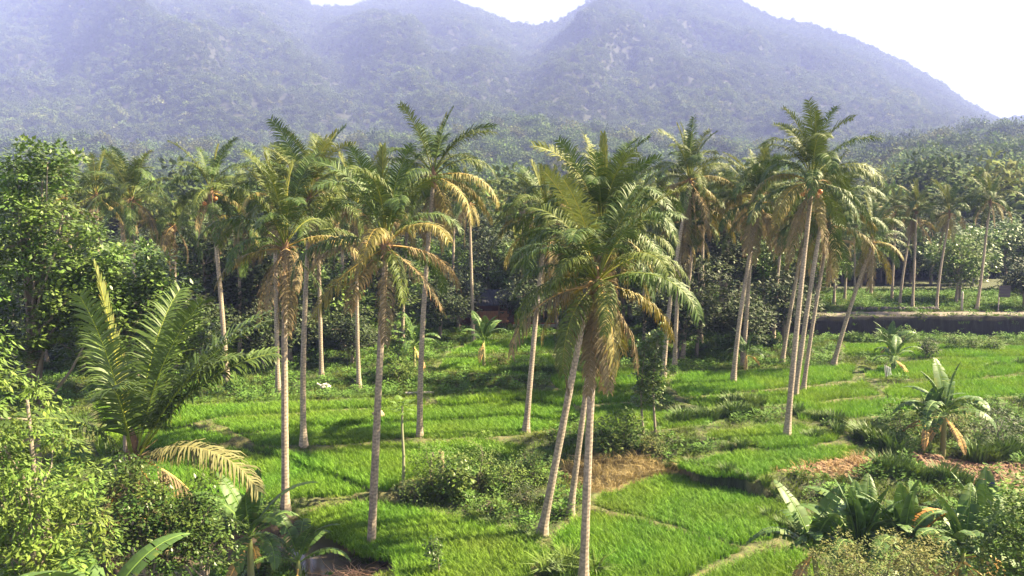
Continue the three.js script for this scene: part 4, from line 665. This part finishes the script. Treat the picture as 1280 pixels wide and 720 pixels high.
{
  const s = thing('pale_sack', 'tied pale sack lying at the grove edge', 'sack', -13.05, terrain(-13.05, -54.5), -54.5); mesh('bag', rockGeo(0.36, 5, 0.75), solid('sackcloth', [0.42, 0.4, 0.36]), s).position.y = 0.22; const n = new Geo(); n.tube([V(-0.3, 0.3, 0), V(-0.45, 0.42, 0), V(-0.58, 0.45, 0)], [0.1, 0.04, 0.1], 7, W1); mesh('tied_neck', n.build(), solid('sackcloth_neck', [0.4, 0.38, 0.34]), s);
  const r = mesh('boulder', rockGeo(0.38, 8, 0.8), solid('tan_stone', [0.3, 0.22, 0.15])); r.position.set(-7.94, terrain(-7.94, -46.1) + 0.2, -46.1); tag(r, 'tan boulder on the ridge between two paddies', 'boulder');
  const p = new Geo(); p.tube([V(-0.9, 0.1, 0), V(0, 0.14, 0.03), V(0.95, 0.2, 0.1)], [0.1, 0.09, 0.07], 8, W1, 1, true); const log = mesh('fallen_log', p.build(), solid('bleached_wood', [0.42, 0.38, 0.33])); log.position.set(-6.15, terrain(-6.15, -51.6), -51.6); tag(log, 'bleached log lying beside the tallest straight palm', 'log');
  const st = thing('tree_stump', 'broken tree stump inside the thicket', 'stump', -3.4, terrain(-3.4, -36.9), -36.9), q = new Geo(); q.tube([V(0, -0.2, 0), V(0.03, 0.6, 0), V(0, 1.25, 0)], [0.2, 0.16, 0.15], 10, W1, 1, true); mesh('trunk', q.build(), solid('stump_bark', [0.24, 0.19, 0.12]), st); const sp = new Geo(); for (let k = 0; k < 7; k++) { const a = k * 0.9; sp.leaf(V(Math.cos(a) * 0.1, 1.22, Math.sin(a) * 0.1), V(0.1 * Math.cos(a), 1, 0.1 * Math.sin(a)).normalize(), V(-Math.sin(a), 0, Math.cos(a)), 0.1 + 0.04 * (k % 3), 0.08, W1); } mesh('splinters', sp.build(), solid('splintered_wood', [0.35, 0.26, 0.16]), st);
  const nv = thing('navy_cloth_stick', 'navy cloth draped on a slanting stick beside the red soil', 'cloth', 21.75, terrain(21.75, -35.3), -35.3), a = new Geo(), b = new Geo(); a.tube([V(-0.3, -0.1, 0), V(0.15, 0.7, 0), V(0.4, 1.1, 0)], [0.02, 0.02, 0.016], 6, W1); mesh('stick', a.build(), MAT.dryStick, nv); for (let k = 0; k < 4; k++) b.strip([V(-0.05 + k * 0.1, 0.36 + k * 0.17, 0.02), V(0.0 + k * 0.11, 0.16 + k * 0.16, 0.06), V(0.02 + k * 0.11, -0.02 + k * 0.16, 0.02)], [V(0.06, 0.09, 0.02), V(0.06, 0.09, -0.03), V(0.05, 0.08, 0.03)], [W1, W1, W1]); mesh('cloth', b.build(), new THREE.MeshPhysicalMaterial({ name: 'navy_cloth', color: rgb(0.02, 0.02, 0.12), roughness: 0.9, side: THREE.DoubleSide, vertexColors: true }), nv);
}
{ // pasture: post, board, low walls of dark stones
  const wood = solid('grey_post_wood', [0.33, 0.29, 0.25]), dark = solid('dark_board', [0.05, 0.042, 0.05]), stone = solid('dark_stone', [0.10, 0.085, 0.085]), Y = (x, z) => terrain(x, z), R = rng(23);
  const post = thing('gate_post', 'weathered post standing alone on the embankment road', 'post', 44.6, Y(44.6, -78), -78), pg = new Geo(); pg.tube([V(0, -0.3, 0), V(0.02, 1, 0), V(0.04, 1.75, 0)], [0.12, 0.1, 0.09], 8, W1, 1, true); mesh('shaft', pg.build(), wood, post); const cap = new Geo(); cap.tube([V(0.04, 1.755, 0), V(0.04, 1.82, 0), V(0.04, 2.0, 0)], [0.05, 0.09, 0.02], 8, W1, 1, true); mesh('cap', cap.build(), solid('pale_cap', [0.6, 0.58, 0.54]), post);
  const bd = thing('dark_board_sign', 'dark blank square board on a post above the embankment', 'board', 48.3, Y(48.3, -77.6), -77.6), b1 = new Geo(), b2 = new Geo(); b1.tube([V(-0.3, -0.2, 0), V(-0.3, 1.2, 0), V(-0.28, 2.5, 0)], [0.06, 0.055, 0.05], 7, W1); mesh('post', b1.build(), wood, bd); for (let k = 0; k < 4; k++) { const b = new Geo(); b.box(-0.35, 0.75, 1.45 + k * 0.29, 1.725 + k * 0.29, 0.06 + 0.008 * (k % 2), 0.1 + 0.008 * (k % 2), W1); mesh('plank', b.build(), dark, bd); }
  for (const [x0, n, lab] of [[34.3, 6, 'short low wall of dark stones on the embankment'], [36.9, 15, 'long low wall of dark stones on the embankment']]) {
    const w = thing('stone_wall', lab, 'wall', x0, Y(x0 + 1, -78.2), -78.2); let x = 0;
    for (let k = 0; k < n; k++) { const l = 0.28 + 0.2 * R(), s = mesh('stone', rockGeo(0.22, 100 + k % 5, 0.85), stone, w); s.position.set(x, 0.2, (R() - 0.5) * 0.1); s.rotation.y = R() * 6; s.scale.set(l * 2.6, 1 + 0.3 * R(), 1.2); x += l; }
  }
}
{ // farm hut
  const hx = -2.6, hz = -81, y = terrain(hx, hz), o = thing('farm_hut', 'small farm hut with a dark sheet roof and orange lit brick front', 'hut', hx, y, hz, 0.15);
  const roofM = new THREE.MeshStandardMaterial({ name: 'dark_roof_sheet', color: rgb(0.022, 0.024, 0.036), roughness: 0.75, vertexColors: true }), brick = solid('orange_brick', [0.36, 0.18, 0.09]), wood = solid('hut_post', [0.20, 0.12, 0.07]);
  const roof = new THREE.Group(), front = new THREE.Group(); roof.name = 'roof'; front.name = 'brick_front'; o.add(roof, front);
  for (const sd of [-1, 1]) for (let k = 0; k < 8; k++) { const g = new Geo(), x0 = -3.4 + k * 0.85; for (let j = 0; j < 6; j++) { const a = x0 + j * 0.142, h = (j % 2) * 0.035; const q = [V(a, 3.75 + h, 0), V(a + 0.142, 3.75 + 0.035 - h, 0), V(a + 0.142, 2.35 + 0.035 - h, sd * 2.4), V(a, 2.35 + h, sd * 2.4)].map((p) => g.v(p, W1)); g.t(q[0], q[1], q[2]); g.t(q[0], q[2], q[3]); } mesh('roof_sheet', g.build(), roofM, roof); }
  const wall = new Geo(); wall.box(-2.7, 2.7, 0, 2.5, -1.9, 1.2, [0.25, 0.2, 0.2]); mesh('wall', wall.build(), brick, o);
  for (let r = 0; r < 5; r++) for (let k = 0; k < 9; k++) { const b = new Geo(), x0 = -1.9 + k * 0.42 + (r % 2) * 0.18; b.box(x0, x0 + 0.38, 0.1 + r * 0.34, 0.1 + r * 0.34 + 0.3, 1.86, 2.0, [0.85 + 0.2 * ((k * 7 + r * 3) % 5) / 5, 0.9, 0.9]); mesh('brick', b.build(), brick, front); }
  for (const px of [-2.9, -1.0, 1.0, 2.9]) { const g = new Geo(); g.tube([V(px, -0.1, 2.05), V(px, 1.2, 2.05), V(px, 2.5, 2.05)], [0.09, 0.08, 0.08], 7, W1); mesh('post', g.build(), wood, o); }
  const d = new Geo(); d.box(-0.4, 0.4, 0, 1.9, 1.2, 1.26, W1); mesh('door', d.build(), solid('hut_door', [0.1, 0.06, 0.04]), o);
  const lw = thing('low_white_wall', 'low whitewashed wall with red coping beside the farm hut', 'wall', 2.2, terrain(2.2, -79), -79), a = new Geo(), b = new Geo(); a.box(-2.1, 2.3, -0.2, 0.42, -0.1, 0.1, W1); b.box(-2.15, 2.35, 0.423, 0.53, -0.14, 0.14, W1); mesh('wall', a.build(), solid('whitewash', [0.6, 0.55, 0.5]), lw); mesh('coping', b.build(), solid('red_coping', [0.3, 0.08, 0.05]), lw);
}
renderer.render(scene, camera);
